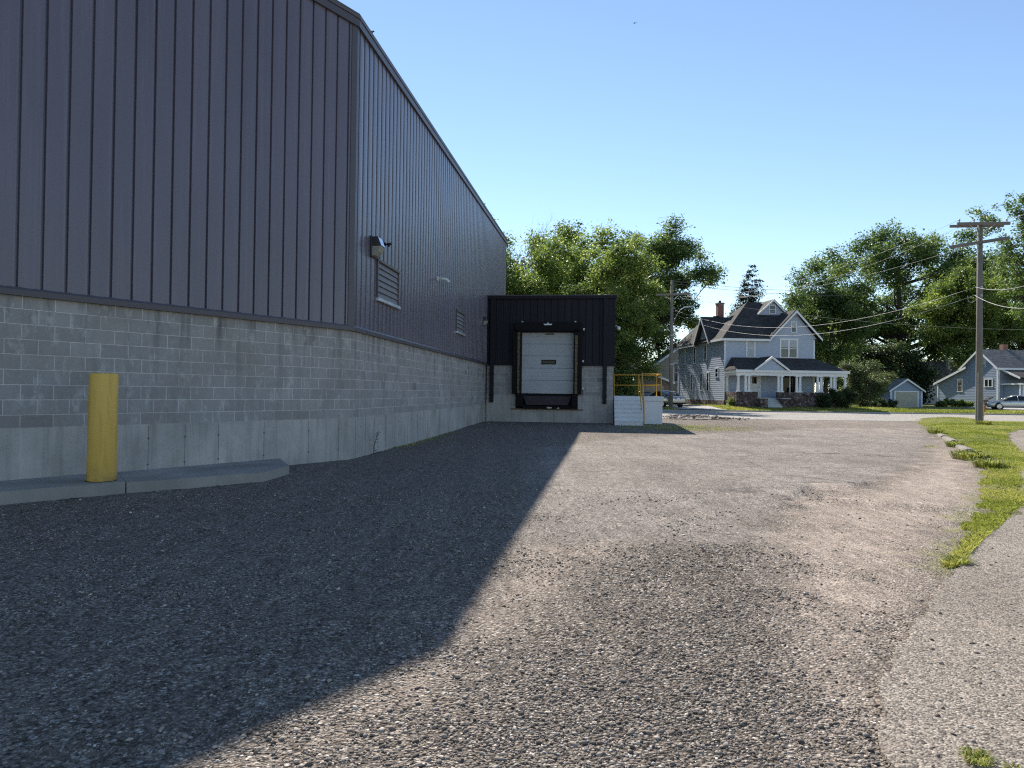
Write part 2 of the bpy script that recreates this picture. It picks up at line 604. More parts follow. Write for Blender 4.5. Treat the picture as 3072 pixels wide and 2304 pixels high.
def m_brick(name='red_brick'):
    g = N(name)
    o = g.obj()
    gx, gy, gzz = g.n('ShaderNodeSeparateXYZ', _0=o).outputs
    vec = g.n('ShaderNodeCombineXYZ', _0=g.math('ADD', gx, gy), _1=gzz, _2=0.0).outputs[0]
    br = g.n('ShaderNodeTexBrick', Vector=vec, Scale=1.0, Color1=(.16, .045, .03, 1), Color2=(.26, .085, .055, 1), Mortar=(.3, .27, .24, 1))
    br.inputs['Mortar Size'].default_value = .008
    br.inputs['Brick Width'].default_value = .21
    br.inputs['Row Height'].default_value = .07
    return g.bsdf(br.outputs['Color'], .9)


def m_glass(name='window_glass', col=(.018, .022, .026), rough=.04, spec=.6):
    g = N(name)
    o = g.obj()
    return g.bsdf(col, rough, g.bump(g.noise(o, 1.5, 2), .06, .05), Specular__IOR__Level=spec)


MT = {}
MT['clad'] = m_clad()
MT['clad_shaded'] = m_clad('shaded_cladding', (.014, .014, .021), .5, .2)  # charcoal cladding darkened: the dock front's shade is put into its colour
MT['trim'] = pm('charcoal_trim', (.074, .064, .076), .42, .08, 1.5, 0, spec=.5)
MT['black_trim'] = pm('black_trim', (.013, .013, .018), .55, .1, 2, spec=.2)
MT['block'] = m_block()
MT['conc'] = m_concrete()
MT['slabconc'] = m_concrete('slab_concrete', (.31, .292, .265), False, (.22, .195, .165))
MT['sidewalk'] = m_concrete('kerb_concrete', (.36, .35, .33), False, (.26, .23, .19))
MT['lot'] = m_lot()
MT['path'] = m_asphalt('path_asphalt', (.205, .174, .144), (.272, .236, .197), 92, (.34, .275, .215))
MT['street'] = m_asphalt('street_asphalt', (.285, .262, .232), (.36, .332, .295), 40)
MT['drive'] = m_asphalt('driveway_concrete', (.33, .32, .30), (.44, .42, .40), 30)
MT['turf'] = m_grassbase()
def m_bollard():
    g = N('worn_yellow_paint')
    o = g.obj()
    c = g.mix(g.noise(o, 2.5, 5, .6), (.66, .41, .08), (.76, .50, .115))
    st = g.noise(g.mapv(o, (8, 8, .7)), 1.5, 5, .7)
    c = g.mix(g.math('MULTIPLY', g.ramp(st, [(.52, 0), (.72, 1)]), .45), c, (.30, .19, .06))
    z = g.n('ShaderNodeSeparateXYZ', _0=o).outputs[2]
    low = g.math('MULTIPLY', g.ramp(z, [(.0, 1), (.30, 0)]), g.ramp(g.noise(o, 9, 5, .7), [(.35, 0), (.65, 1)]))
    c = g.mix(g.math('MULTIPLY', low, .6), c, (.17, .12, .07))
    sc = g.noise(g.mapv(o, (3, 3, 22)), 2.2, 4, .7)
    c = g.mix(g.math('MULTIPLY', g.ramp(sc, [(.66, 0), (.70, 1)]), .6), c, (.20, .15, .09))
    return g.bsdf(c, .5, g.bump(g.noise(o, 30, 4), .12, .01), Specular__IOR__Level=.35)


MT['bollard'] = m_bollard()
MT['bollard_top'] = pm('yellow_plastic_cap', (.48, .30, .07), .5, .12, 4)
MT['yellow'] = pm('yellow_paint', (.62, .33, .02), .45, .12, 4, .05)
MT['white_paint'] = pm('white_masonry_paint', (.66, .67, .68), .7, .07, 2, .2, 40)
MT['door'] = pm('dock_door_white', (.40, .42, .44), .45, .13, 1.2, 0, 30, .07)
MT['door_line'] = pm('door_seam', (.10, .11, .12), .7)
MT['form_grey'] = pm('form_joint_grey', (.13, .125, .118), .9, .2, 4)
MT['rubber'] = pm('black_rubber', (.011, .011, .012), .75, .2, 6, .3, spec=.15)
MT['seal'] = pm('worn_dock_pad', (.030, .026, .022), .7, .35, 5, .4)
MT['seal_tape'] = pm('dirty_yellow_tape', (.13, .095, .045), .7, .4, 8)
MT['rust'] = pm('rusty_steel', (.045, .030, .030), .75, .3, 5, .2)
MT['rust_ledge'] = pm('rust_stained_angle', (.16, .11, .075), .8, .4, 6)
MT['white_plastic'] = pm('white_plastic', (.68, .70, .72), .45, .05)
MT['lens'] = pm('cloudy_glass_lens', (.30, .29, .24), .25, .2, 8, spec=.6)
MT['lamp_metal'] = pm('bronze_lamp_metal', (.022, .022, .026), .38, .1, 4)
MT['visor'] = pm('glossy_visor', (.30, .34, .40), .10, .02, metallic=1.0)
MT['louver'] = pm('grey_louver', (.14, .132, .138), .55, .15, 3)
MT['louver_frame'] = pm('brown_louver_frame', (.10, .085, .085), .5, .1)
MT['alu'] = pm('bare_aluminium', (.52, .56, .58), .4, .1, metallic=.6)
MT['galv'] = pm('galvanised_steel', (.40, .42, .44), .45, .15, 6, metallic=.5)
MT['siding_blue'] = pm('pale_blue_siding', (.375, .43, .525), .6, .05, 1.2, .1)
MT['siding_navy'] = pm('slate_blue_siding', (.22, .28, .38), .6, .06, 1.2, .1)
MT['siding_tan'] = pm('tan_siding', (.36, .31, .235), .7, .06, 1.2)
MT['siding_brown'] = pm('grey_brown_siding', (.20, .165, .135), .7, .06, 1.2)
MT['siding_grey'] = pm('light_grey_siding', (.45, .46, .46), .7, .06, 1.2)
MT['white_trim'] = pm('white_trim', (.72, .73, .74), .55, .06, 2)
MT['cream_door'] = pm('beige_garage_door', (.40, .375, .29), .6, .06, 2)
MT['shingle'] = m_shingle('charcoal_shingle', (.055, .052, .050))
MT['shingle_lt'] = m_shingle('weathered_shingle', (.105, .095, .085))
MT['shingle_gr'] = m_shingle('grey_shingle', (.17, .165, .16))
MT['stone'] = m_fieldstone()
MT['brick'] = m_brick()
MT['glass'] = m_glass()
MT['glass_dark'] = m_glass('dark_glass', (.006, .007, .008), .10, .18)
MT['curtain'] = pm('window_blind', (.42, .44, .46), .8, .12, 4)
MT['bark'] = m_bark()
MT['bark_lt'] = m_bark('dead_bark', (.13, .12, .11))
MT['pole'] = m_wood()
MT['pole_dark'] = m_wood('greyed_timber', (.20, .175, .155))
MT['wire'] = pm('aluminium_wire', (.34, .33, .31), .45, .05, spec=.6)
MT['wire_dark'] = pm('dark_wire', (.07, .07, .075), .6)
MT['porcelain'] = pm('insulator', (.45, .44, .42), .3)
MT['silver'] = pm('silver_car_paint', (.36, .365, .375), .24, .02, metallic=.55, coat=.7)
MT['greycar'] = pm('grey_car_paint', (.40, .405, .40), .22, .02, metallic=.5, coat=.8)
MT['darkcar'] = pm('dark_car_paint', (.05, .055, .065), .2, .02, metallic=.3, coat=.8)
MT['tyre'] = pm('tyre_rubber', (.015, .015, .016), .8)
MT['rim'] = pm('alloy_rim', (.48, .48, .49), .3, .05, metallic=.8)
MT['red_lens'] = pm('red_tail_light', (.30, .012, .018), .18, .05, spec=.7)
MT['plate'] = pm('licence_plate', (.7, .7, .68), .5)
MT['orange'] = pm('orange_paint', (.62, .16, .03), .5, .1, 6)
MT['red'] = pm('faded_red_paint', (.42, .075, .03), .5, .1, 6)
MT['kerbstone'] = m_concrete('broken_kerb', (.26, .235, .20), False, (.20, .165, .12))
MT['bird'] = pm('dark_plumage', (.035, .035, .04), .7)
MT['leaf_a'] = m_leaf('leaf_maple', (.040, .068, .023), (.108, .160, .052), (.28, .34, .13), .48)
MT['leaf_b'] = m_leaf('leaf_yellowgreen', (.058, .088, .026), (.166, .218, .062), (.39, .43, .15), .52)
MT['leaf_c'] = m_leaf('leaf_dark', (.019, .034, .017), (.052, .078, .032), (.14, .175, .075), .42)
MT['leaf_d'] = m_leaf('leaf_greyish', (.05, .07, .03), (.12, .15, .065), (.23, .26, .13), .35)
MT['needle'] = m_leaf('spruce_needle', (.014, .027, .013), (.03, .052, .024), (.065, .095, .04), .15)
MT['grass'] = m_leaf('grass_blade', (.115, .140, .026), (.255, .275, .060), (.48, .42, .17), .42)

# ------------------------------------------------------------------ numpy helpers
def vnoise(x, y, seed=0):
    x = np.asarray(x, float); y = np.asarray(y, float)
    xi, yi = np.floor(x).astype(np.int64), np.floor(y).astype(np.int64)
    fx, fy = x - xi, y - yi
    fx, fy = fx * fx * (3 - 2 * fx), fy * fy * (3 - 2 * fy)

    def h(a, b):
        n = (a * 374761393 + b * 668265263 + seed * 1274126177) & 0x7fffffff
        n = ((n ^ (n >> 13)) * 1103515245) & 0x7fffffff
        return ((n ^ (n >> 16)) & 0xffff) / 65535.0
    return (h(xi, yi) * (1 - fx) + h(xi + 1, yi) * fx) * (1 - fy) + (h(xi, yi + 1) * (1 - fx) + h(xi + 1, yi + 1) * fx) * fy


def fbm(x, y, seed=0, o=4):
    s = 0; a = .5
    for i in range(o):
        s = s + a * vnoise(np.asarray(x) * 2 ** i, np.asarray(y) * 2 ** i, seed + i)
        a *= .5
    return s


def poly_sd(P, x, y):
    """signed distance to a polygon (positive inside)"""
    x = np.asarray(x, float); y = np.asarray(y, float)
    d = np.full(x.shape, 1e9)
    ins = np.zeros(x.shape, bool)
    n = len(P)
    for i in range(n):
        ax, ay = P[i]; bx, by = P[(i + 1) % n]
        ex, ey = bx - ax, by - ay
        t = np.clip(((x - ax) * ex + (y - ay) * ey) / (ex * ex + ey * ey + 1e-12), 0, 1)
        d = np.minimum(d, np.hypot(x - ax - t * ex, y - ay - t * ey))
        c = ((ay > y) != (by > y)) & (x < (bx - ax) * (y - ay) / (by - ay + 1e-12) + ax)
        ins ^= c
    return np.where(ins, d, -d)


def gpoly(pts, z=0.0):
    return [tuple(G(px, py, z)[:2]) for px, py in pts]


P_ASPH = gpoly([(1600, 1345), (1900, 1312), (2500, 1290), (2770, 1292), (2800, 1320), (2740, 1394), (2703, 1408), (2567, 1464), (2425, 1470),
                (2352, 1530), (2230, 1552), (2300, 1610), (2200, 1650), (1950, 1640), (1720, 1655), (1560, 1600)])
P_SAND = gpoly([(2425, 1478), (2567, 1466), (2703, 1410), (2745, 1390), (2800, 1322), (2840, 1318), (2900, 1360), (2985, 1420), (3000, 1530), (2870, 1690), (2790, 1805),
                (2735, 1900), (2660, 2010), (2590, 2304), (2480, 2304), (2440, 2050), (2330, 1850), (2270, 1690), (2340, 1560)])
P_SAND2 = gpoly([(1560, 1640), (1820, 1625), (1900, 1660), (1720, 1760), (1480, 1920), (1300, 2120), (900, 2304), (700, 2304), (1280, 2000), (1450, 1780)])
P_LOOSE = gpoly([(1760, 1680), (2080, 1630), (2330, 1670), (2420, 1800), (2330, 2000), (2350, 2304), (1500, 2304), (1560, 2000), (1640, 1830)])
P_PATH = gpoly([(2790, 2420), (2690, 2304), (2634, 2212), (2634, 2118), (2652, 2043), (2680, 1968), (2736, 1912), (2789, 1809), (2864, 1701), (3004, 1566), (3072, 1509)]) + \
    [(9.3, 13.0), (11.6, 16.1)] + gpoly([(3072, 1361), (3049, 1345), (3031, 1325), (3020, 1308), (3038, 1299), (3072, 1295), (3200, 1296)]) + [(60, 25), (60, 0.5), (4, 0.5)]
P_LAWN = [tuple(at(2728, 1230, 38.6)[:2])] + gpoly([(2749, 1262), (2762, 1272), (2783, 1283), (2796, 1297), (2822, 1301), (2879, 1330), (2908, 1345), (2932, 1372), (2958, 1385), (2992, 1408), (2985, 1440), (3000, 1476),
                (2960, 1560), (2890, 1650), (2862, 1697), (2880, 1688), (3004, 1566), (3072, 1509)], .02) + \
    [(9.3, 13.0), (11.6, 16.1)] + gpoly([(3072, 1361), (3049, 1345), (3031, 1325), (3020, 1308), (3038, 1299), (3072, 1295), (3200, 1296)], .05) + [(70, 25), (70, 38.6)]


def lot_h(x, y):
    a = poly_sd(P_ASPH, x, y) + .6 * (fbm(x * 1.7, y * 1.7, 3) - .47) + .22 * (fbm(x * 7, y * 7, 13) - .47)
    near = 1 - sstep(14, 24, y)
    ed = 1 - sstep(1.2, 2.2, np.hypot(x - 4.6, (y - 10.4) * .8))
    z = gz(x, y) + .045 * sstep(-.03, .05, a) * near * ed
    z = z + (.030 * (fbm(x * .9, y * .9, 11) - .5) + .022 * (fbm(x * 4, y * 4, 21) - .5)) * (1 - .6 * sstep(-.1, .1, a)) * (1 - .75 * sstep(16, 30, y))
    hx, hy = G(2720, 1522)[:2]
    q = (y - hy) + .10 * (x - hx) + .25 * np.sin(x * 1.3)
    z = z + .085 * np.exp(-((x - hx) / .95) ** 2) * np.exp(-(q / .26) ** 2)
    hx, hy = G(2100, 1660)[:2]
    z = z + .05 * np.exp(-((x - hx) / 1.2) ** 2 - ((y - hy) / .5) ** 2)
    z = z - .035 * sstep(-.02, .45, poly_sd(P_PATH, x, y))
    return z


ys = [-6, -3, -1, 0, .8]
yv = 1.5
while yv < 38.75:
    ys.append(yv)
    yv += .0115 * yv + .004
ys.append(38.75)
xs = list(np.arange(-5.5, 8.5, .045))
st = .06
xv = 8.5
while xv < 75:
    xs.append(xv); st *= 1.06; xv += st
st = .06
xv = -5.56
while xv > -40:
    xs.insert(0, xv); st *= 1.08; xv -= st
xs = np.array(xs); ys = np.array(ys)
X, Y = np.meshgrid(xs, ys)
X, Y = X.ravel(), Y.ravel()
nx, ny = len(xs), len(ys)
idx = np.arange(nx * ny).reshape(ny, nx)
FQ = np.stack([idx[:-1, :-1], idx[:-1, 1:], idx[1:, 1:], idx[1:, :-1]], -1).reshape(-1, 4)


def soft(P, s, x=X, y=Y):
    return sstep(-s, s, poly_sd(P, x, y))


a_sand = np.maximum(.92 * soft(P_SAND, .8), .80 * soft(P_SAND2, .6))
a_sand = np.maximum(a_sand, .52 * sstep(14, 30, Y) * sstep(3, 9, X - .15 * Y))
a_sand = np.maximum(a_sand, 1.3 * soft(gpoly([(2432, 1458), (2566, 1462), (2560, 1472), (2440, 1472)]), .10))
a_asph = soft(P_ASPH, 1.1)
q_ = 1 - sstep(1.2, 2.6, np.hypot(X - 4.6, (Y - 10.4) * .8))
a_asph = a_asph * (1 - q_) + q_ * soft(P_ASPH, .25)
a_loose = soft(P_LOOSE, .9)
lawn_d = poly_sd(P_LAWN, X, Y)
a_grs = .62 * sstep(-1.3, .1, lawn_d)
gx, gy = G(2000, 1285, .1)[:2]
a_grs = np.maximum(a_grs, .72 * np.exp(-((X - gx) / 2.6) ** 2 - ((Y - gy) / 1.6) ** 2))
gx, gy = G(1310, 1320)[:2]
a_grs = np.maximum(a_grs, .55 * np.exp(-((X - gx) / .8) ** 2 - ((Y - gy) / 2.6) ** 2))
lot = np_mesh('gravel_lot', np.stack([X, Y, lot_h(X, Y)], -1), FQ, MT['lot'],
              {'sand': a_sand, 'asphalt': a_asph, 'loose': a_loose, 'grassy': a_grs}, smooth=True)
kind(lot, 'structure')

g = MB().box(-1400, 1400, -600, 2200, -.6, -.25).build('ground', MT['turf'])
kind(g, 'structure')
kind(MB().box(-260, 260, 38.95, 55.45, -.2, .104).build('street', MT['street']), 'structure')
kind(MB().box(-40, 75, 38.55, 38.95, -.2, .109).build('gutter', MT['sidewalk']), 'structure')
kind(MB().box(-260, 260, 55.45, 55.62, -.2, .205).build('kerb', MT['sidewalk'], bevel=.02), 'structure')


def sheet(name, x0, x1, y0, y1, nx_, ny_, zf, m):
    a, b = np.meshgrid(np.linspace(x0, x1, nx_), np.linspace(y0, y1, ny_))
    a, b = a.ravel(), b.ravel()
    i = np.arange(nx_ * ny_).reshape(ny_, nx_)
    F_ = np.stack([i[:-1, :-1], i[:-1, 1:], i[1:, 1:], i[1:, :-1]], -1).reshape(-1, 4)
    return np_mesh(name, np.stack([a, b, zf(a, b)], -1), F_, m, smooth=True)


def lawn_zz(x, y):
    return lawn_z(x, y) + .05 * (fbm(x * .8, y * .8, 5) - .5)


kind(sheet('front_lawn', -120, 220, 55.62, 190, 340, 135, lawn_zz, MT['turf']), 'structure')
kind(sheet('driveway', 13.3, 17.0, 55.5, 92, 12, 60, lambda x, y: lawn_z(x, y) + .05, MT['drive']), 'structure')
kind(sheet('cottage_driveway', 48.5, 62.0, 66.0, 76.5, 20, 20, lambda x, y: lawn_z(x, y) + .05, MT['drive']), 'structure')

# asphalt path on the right: one sheet with a ragged edge
pth = []
for i in range(len(P_PATH)):
    (ax, ay), (bx, by) = P_PATH[i], P_PATH[(i + 1) % len(P_PATH)]
    L = math.hypot(bx - ax, by - ay)
    k = max(1, min(40, int(L / .07)))
    if max(ax, bx) > 30:
        k = 1
    for j in range(k):
        t = j / k
        x, y = ax + (bx - ax) * t, ay + (by - ay) * t
        jit = .10 * (1 if y < 16 else 2.2) if k > 1 else 0
        pth.append((x + (float(fbm(x * 5, y * 5, 31)) - .47) * jit * 2, y + (float(fbm(x * 5, y * 5, 47)) - .47) * jit * 2))
PZ = .012
pm_ = MB()
pm_.face([(x, y, PZ + float(gz(x, y))) for x, y in pth])
for i in range(len(pth)):
    a, b = pth[i], pth[(i + 1) % len(pth)]
    za, zb = PZ + float(gz(*a)), PZ + float(gz(*b))
    pm_.face([(a[0], a[1], za), (b[0], b[1], zb), (b[0], b[1], zb - .12), (a[0], a[1], za - .12)])
kind(pm_.build('path', MT['path']), 'structure')

# lawn on the right, a little swell of it hides the street edge left of the pole
def mound(x, y):
    return .20 * np.exp(-((np.asarray(x) - 23.2) / 1.25) ** 4) * sstep(35.3, 37.6, np.asarray(y))


lx, ly = np.arange(3.5, 70, .16), np.arange(6.0, 38.7, .16)
A, B = np.meshgrid(lx, ly)
keep = poly_sd(P_LAWN, A.ravel(), B.ravel()).reshape(A.shape)
cell = keep[:-1, :-1] > .03
ii = np.arange(A.size).reshape(A.shape)
FL = np.stack([ii[:-1, :-1], ii[:-1, 1:], ii[1:, 1:], ii[1:, :-1]], -1)[cell]
zz = gz(A, B) + .012 + .07 * sstep(0, 1.2, keep) + .03 * (fbm(A * 1.5, B * 1.5, 9) - .5) + mound(A, B)
used, inv = np.unique(FL.ravel(), return_inverse=True)
VL = np.stack([A.ravel(), B.ravel(), zz.ravel()], -1)[used]
kind(np_mesh('lawn', VL, inv.reshape(-1, 4), MT['turf'], smooth=True), 'structure')


def lawn_h(x, y):
    d = poly_sd(P_LAWN, x, y)
    return gz(x, y) + .012 + .07 * sstep(0, 1.2, d) + .03 * (fbm(x * 1.5, y * 1.5, 9) - .5) + mound(x, y)


# ------------------------------------------------------------------ pebbles and grass blades (nobody could count them)
def pebble_mesh(name, x, y, z, r, m, seed=1):
    rg = np.random.default_rng(seed)
    n = len(x)
    # a squashed, jittered octahedron-based stone with 8 + 6 points
    base = np.array([(1, 0, 0), (.5, .87, 0), (-.5, .87, 0), (-1, 0, 0), (-.5, -.87, 0), (.5, -.87, 0), (.42, .1, .8), (-.25, .40, .85), (-.25, -.35, .75), (0, 0, -.7)], float)
    F_ = np.array([(0, 1, 6), (1, 7, 6), (1, 2, 7), (2, 3, 7), (3, 8, 7), (3, 4, 8), (4, 5, 8), (5, 6, 8), (5, 0, 6), (6, 7, 8),
                   (1, 0, 9), (2, 1, 9), (3, 2, 9), (4, 3, 9), (5, 4, 9), (0, 5, 9)], np.int64)
    k = len(base)
    V = base[None] * (1 + rg.uniform(-.28, .28, (n, k, 3)))
    V = V * np.stack([rg.uniform(.75, 1.35, n), rg.uniform(.6, 1.0, n), rg.uniform(.4, .8, n)], -1)[:, None, :]
    a = rg.uniform(0, 6.283, n)
    ca, sa = np.cos(a)[:, None], np.sin(a)[:, None]
    tl = rg.uniform(-.45, .45, n)[:, None]
    vx, vy, vz = V[..., 0], V[..., 1], V[..., 2]
    vx, vz = vx * np.cos(tl) - vz * np.sin(tl), vx * np.sin(tl) + vz * np.cos(tl)
    W = np.stack([vx * ca - vy * sa, vx * sa + vy * ca, vz], -1) * r[:, None, None]
    W += np.stack([x, y, z + r * .16], -1)[:, None, :]
    FF = (F_[None] + (np.arange(n) * k)[:, None, None]).reshape(-1, 3)
    tint = np.repeat(np.clip(rg.beta(1.6, 2.3, n), 0, 1), k)
    return np_mesh(name, W.reshape(-1, 3), FF, m, {'tint': tint})


def m_pebble():
    g_ = N('pebble_stone')
    c = g_.ramp(g_.attr('tint'), [(0, (.060, .052, .046)), (.22, (.145, .122, .10)), (.5, (.265, .225, .188)), (.75, (.38, .33, .28)), (1, (.60, .54, .47))])
    c = g_.mix(1.0, c, g_.math('ADD', .7, g_.math('MULTIPLY', g_.noise(g_.obj(), 120, 3, .7), .6)), 'MULTIPLY')
    return g_.bsdf(c, .85, Specular__IOR__Level=.25)


MT['pebble'] = m_pebble()
WX, WY = -3.286, 14.4            # building corner on the ground
WAZ = rad(6.95)


def blocked(x, y):
    """inside the warehouse, on its slab or on the path"""
    side = (x - WX) - math.tan(WAZ) * (y - WY) < .05
    left = (x - WX) * math.cos(rad(34)) - (y - WY) * math.sin(rad(34)) < .05
    return np.where(y > WY, side, left)


n = 230000
py_ = 2.15 * (10.5 / 2.15) ** RNG.random(n)
px_ = (RNG.random(n) * 2 - 1) * (.76 * py_ + .4)
sd = soft(P_SAND, .8, px_, py_)
s2 = soft(P_SAND2, .6, px_, py_)
lo = soft(P_LOOSE, .9, px_, py_)
asp = soft(P_ASPH, 1.1, px_, py_)
clump = fbm(px_ * 1.6, py_ * 1.6, 77)
prob = np.clip(.17 + 1.7 * (clump - .44) + .42 * lo - .30 * sd - .16 * s2 - .22 * asp, .03, .85)
ok = (RNG.random(n) < prob) & ~blocked(px_, py_) & (poly_sd(P_PATH, px_, py_) < .01 + .45 * RNG.random(n) ** 5)
px_, py_ = px_[ok], py_[ok]
r_ = np.clip(np.exp(RNG.normal(math.log(.0050), .52, len(px_))), .0025, .017) * np.clip(.8 + .045 * py_, .9, 1.25)
gravel = pebble_mesh('gravel', px_, py_, lot_h(px_, py_), r_, MT['pebble'], 3)
kind(gravel, 'stuff', 'loose grey and tan gravel scattered over the lot')
# a few strays on the path
n = 260
sy = 2.3 * (9 / 2.3) ** RNG.random(n)
sx = sy * .55 + RNG.random(n) * sy * .3
ok = poly_sd(P_PATH, sx, sy) > .02
st_ = pebble_mesh('loose_stones', sx[ok], sy[ok], np.full(ok.sum(), PZ), np.clip(np.exp(RNG.normal(math.log(.008), .4, ok.sum())), .004, .02), MT['pebble'], 5)
kind(st_, 'stuff', 'stray stones lying on the asphalt path')
# rubble beside the street
n = 420
rx = RNG.normal(9.9, 1.0, n); ry = RNG.normal(37.6, .75, n)
rb = pebble_mesh('rubble', rx, ry, gz(rx, ry) + .05 + .10 * np.exp(-((rx - 9.7) / 1.2) ** 2), np.clip(np.exp(RNG.normal(math.log(.07), .4, n)), .03, .16), MT['pebble'], 9)
kind(rb, 'stuff', 'broken grey rubble heaped at the street edge')


def blades(name, x, y, z, h, w, seed, m):
    rg = np.random.default_rng(seed)
    n = len(x)
    a = rg.uniform(0, 6.283, n)
    lean = rg.uniform(.1, .9, n) * h
    b = rg.uniform(0, 6.283, n)
    c0 = np.stack([x - np.cos(a) * w / 2, y - np.sin(a) * w / 2, z], -1)
    c1 = np.stack([x + np.cos(a) * w / 2, y + np.sin(a) * w / 2, z], -1)
    md = np.stack([x + np.cos(b) * lean * .35 + np.cos(a) * w * .42, y + np.sin(b) * lean * .35 + np.sin(a) * w * .42, z + h * .6], -1)
    tp = np.stack([x + np.cos(b) * lean, y + np.sin(b) * lean, z + h * (1 - .25 * rg.random(n))], -1)
    V = np.stack([c0, c1, md, tp], 1).reshape(-1, 3)
    F_ = (np.array([[0, 1, 2, 3]])[None] + (np.arange(n) * 4)[:, None, None]).reshape(-1, 4)
    tint = np.repeat(np.clip(rg.normal(.5, .22, n) + 1.5 * (fbm(x * .7, y * .7, 4) - .47), 0, 1), 4)
    return np_mesh(name, V, F_, m, {'tint': tint})


n = 520000
by = 7.5 * (38.6 / 7.5) ** RNG.random(n)
bx = by * (.50 + .26 * RNG.random(n))
d_ = poly_sd(P_LAWN, bx, by)
edge_ = .35 * (fbm(bx * 2.5, by * 2.5, 61) - .3)
ok = (d_ > edge_ - .25) & ((d_ > .1) | (RNG.random(n) < .6)) & (RNG.random(n) < np.clip(-.15 + 1.7 * fbm(bx * .9, by * .9, 62), .05, 1)) & (poly_sd(P_PATH, bx, by) < .03)
bx, by = bx[ok], by[ok]
hh = (.018 + .032 * RNG.random(len(bx))) * (.6 + .9 * fbm(bx * .7, by * .7, 8))
gr = blades('grass', bx, by, lawn_h(bx, by) - .01, hh, np.maximum(.006, by * .00055), 5, MT['grass'])
kind(gr, 'stuff', 'mown yellow-green grass of the verge')
n = 60000
by = 55.7 + 12 * RNG.random(n) ** 1.5
bx = by * (.14 + .62 * RNG.random(n))
ok = ~((bx > 13.2) & (bx < 17.1))
bx, by = bx[ok], by[ok]
gr = blades('far_grass', bx, by, lawn_zz(bx, by), .05 + .09 * RNG.random(len(bx)), np.full(len(bx), .035), 6, MT['grass'])
kind(gr, 'stuff', 'grass of the front lawns across the street')
# thin grass by the loading steps and along the shaded wall
n = 2600
c = G(2010, 1283, .08)
bx = RNG.normal(c.x + .6, 1.5, n); by = RNG.normal(c.y, 1.1, n)
tt = RNG.uniform(2.6, 9.6, 350)
bx2 = WX + math.sin(WAZ) * tt + .06 + np.abs(RNG.normal(0, .12, 350)); by2 = WY + math.cos(WAZ) * tt
bx, by = np.concatenate([bx, bx2]), np.concatenate([by, by2])
tt = RNG.random(5200)
k_ = RNG.integers(0, 3, 5200)
sp_ = [G(2866, 1697, .02), G(2930, 1630, .02), G(3006, 1560, .02), G(3080, 1490, .02)]
bx3 = np.array([sp_[k].x for k in k_]) * (1 - tt) + np.array([sp_[k + 1].x for k in k_]) * tt
by3 = np.array([sp_[k].y for k in k_]) * (1 - tt) + np.array([sp_[k + 1].y for k in k_]) * tt
bx3 -= np.abs(RNG.normal(0, .055, 5200)) * (1 + k_ * .6) - .01
bx, by = np.concatenate([bx, bx3]), np.concatenate([by, by3])
gr = blades('sparse_grass', bx, by, lot_h(bx, by) - .01, .025 + .05 * RNG.random(len(bx)), np.where(by < 12, .006, .014), 8, MT['grass'])
kind(gr, 'stuff', 'thin grass growing through the gravel')

# ------------------------------------------------------------------ sky and sun
SUN_AZ, SUN_EL = rad(-15.3), rad(39.9)
w = bpy.data.worlds.new('World')
SC.world = w
w.use_nodes = True
nt = w.node_tree
nt.nodes.clear()
sky = nt.nodes.new('ShaderNodeTexSky')
sky.sky_type = 'NISHITA'
sky.sun_disc = False
sky.sun_elevation = SUN_EL
sky.sun_rotation = SUN_AZ
sky.altitude = 250
sky.air_density = 1.0
sky.dust_density = .0
sky.ozone_density = 1.6
bg = nt.nodes.new('ShaderNodeBackground')
bg.inputs['Strength'].default_value = .109
wo = nt.nodes.new('ShaderNodeOutputWorld')
nt.links.new(sky.outputs[0], bg.inputs[0])
nt.links.new(bg.outputs[0], wo.inputs[0])
sl = bpy.data.lights.new('sun', 'SUN')
sl.energy = 5.0
sl.angle = rad(.55)
sl.color = (1.0, .935, .84)
sun = bpy.data.objects.new('sun', sl)
COL.objects.link(sun)
d = Vector((math.sin(SUN_AZ) * math.cos(SUN_EL), math.cos(SUN_AZ) * math.cos(SUN_EL), math.sin(SUN_EL)))
sun.rotation_euler = (-d).to_track_quat('-Z', 'Y').to_euler()
sun.location = d * 60
SC.view_settings.view_transform = 'Standard'
SC.view_settings.look = 'None'
SC.view_settings.exposure = 0.75
SC.view_settings.gamma = 1.0
SC.cycles.use_denoising = False
SC.cycles.filter_width = 1.2
SC.cycles.max_bounces = 8
SC.cycles.diffuse_bounces = 3
SC.cycles.transparent_max_bounces = 8

# ================================================================== warehouse
LA = rad(34) - WAZ                                   # left wall, in the warehouse's own frame
LD = Vector((-math.sin(LA), -math.cos(LA), 0))       # along the left wall away from the corner
LN = Vector((math.cos(LA), -math.sin(LA), 0))        # its outward normal
SN = Vector((1, 0, 0))
LEN_L, LEN_S = 11.0, 23.6
ZC, ZB, ZT = .843, 2.672, 8.96                       # top of concrete / block / cladding
RISE = .021
ware = thing('warehouse', 'large charcoal metal-clad warehouse on a grey block base', 'warehouse', (WX, WY, 0), -WAZ)


def mitre(off):
    return (LN + SN) * (off / (1 + LN.dot(SN)))


def ring_pts(off):
    """left end, corner, far end of the visible walls, moved outward"""
    return [LD * LEN_L + LN * off, mitre(off), Vector((off, LEN_S, 0))]


def zt(p):
    return RISE * max(0.0, p.y)


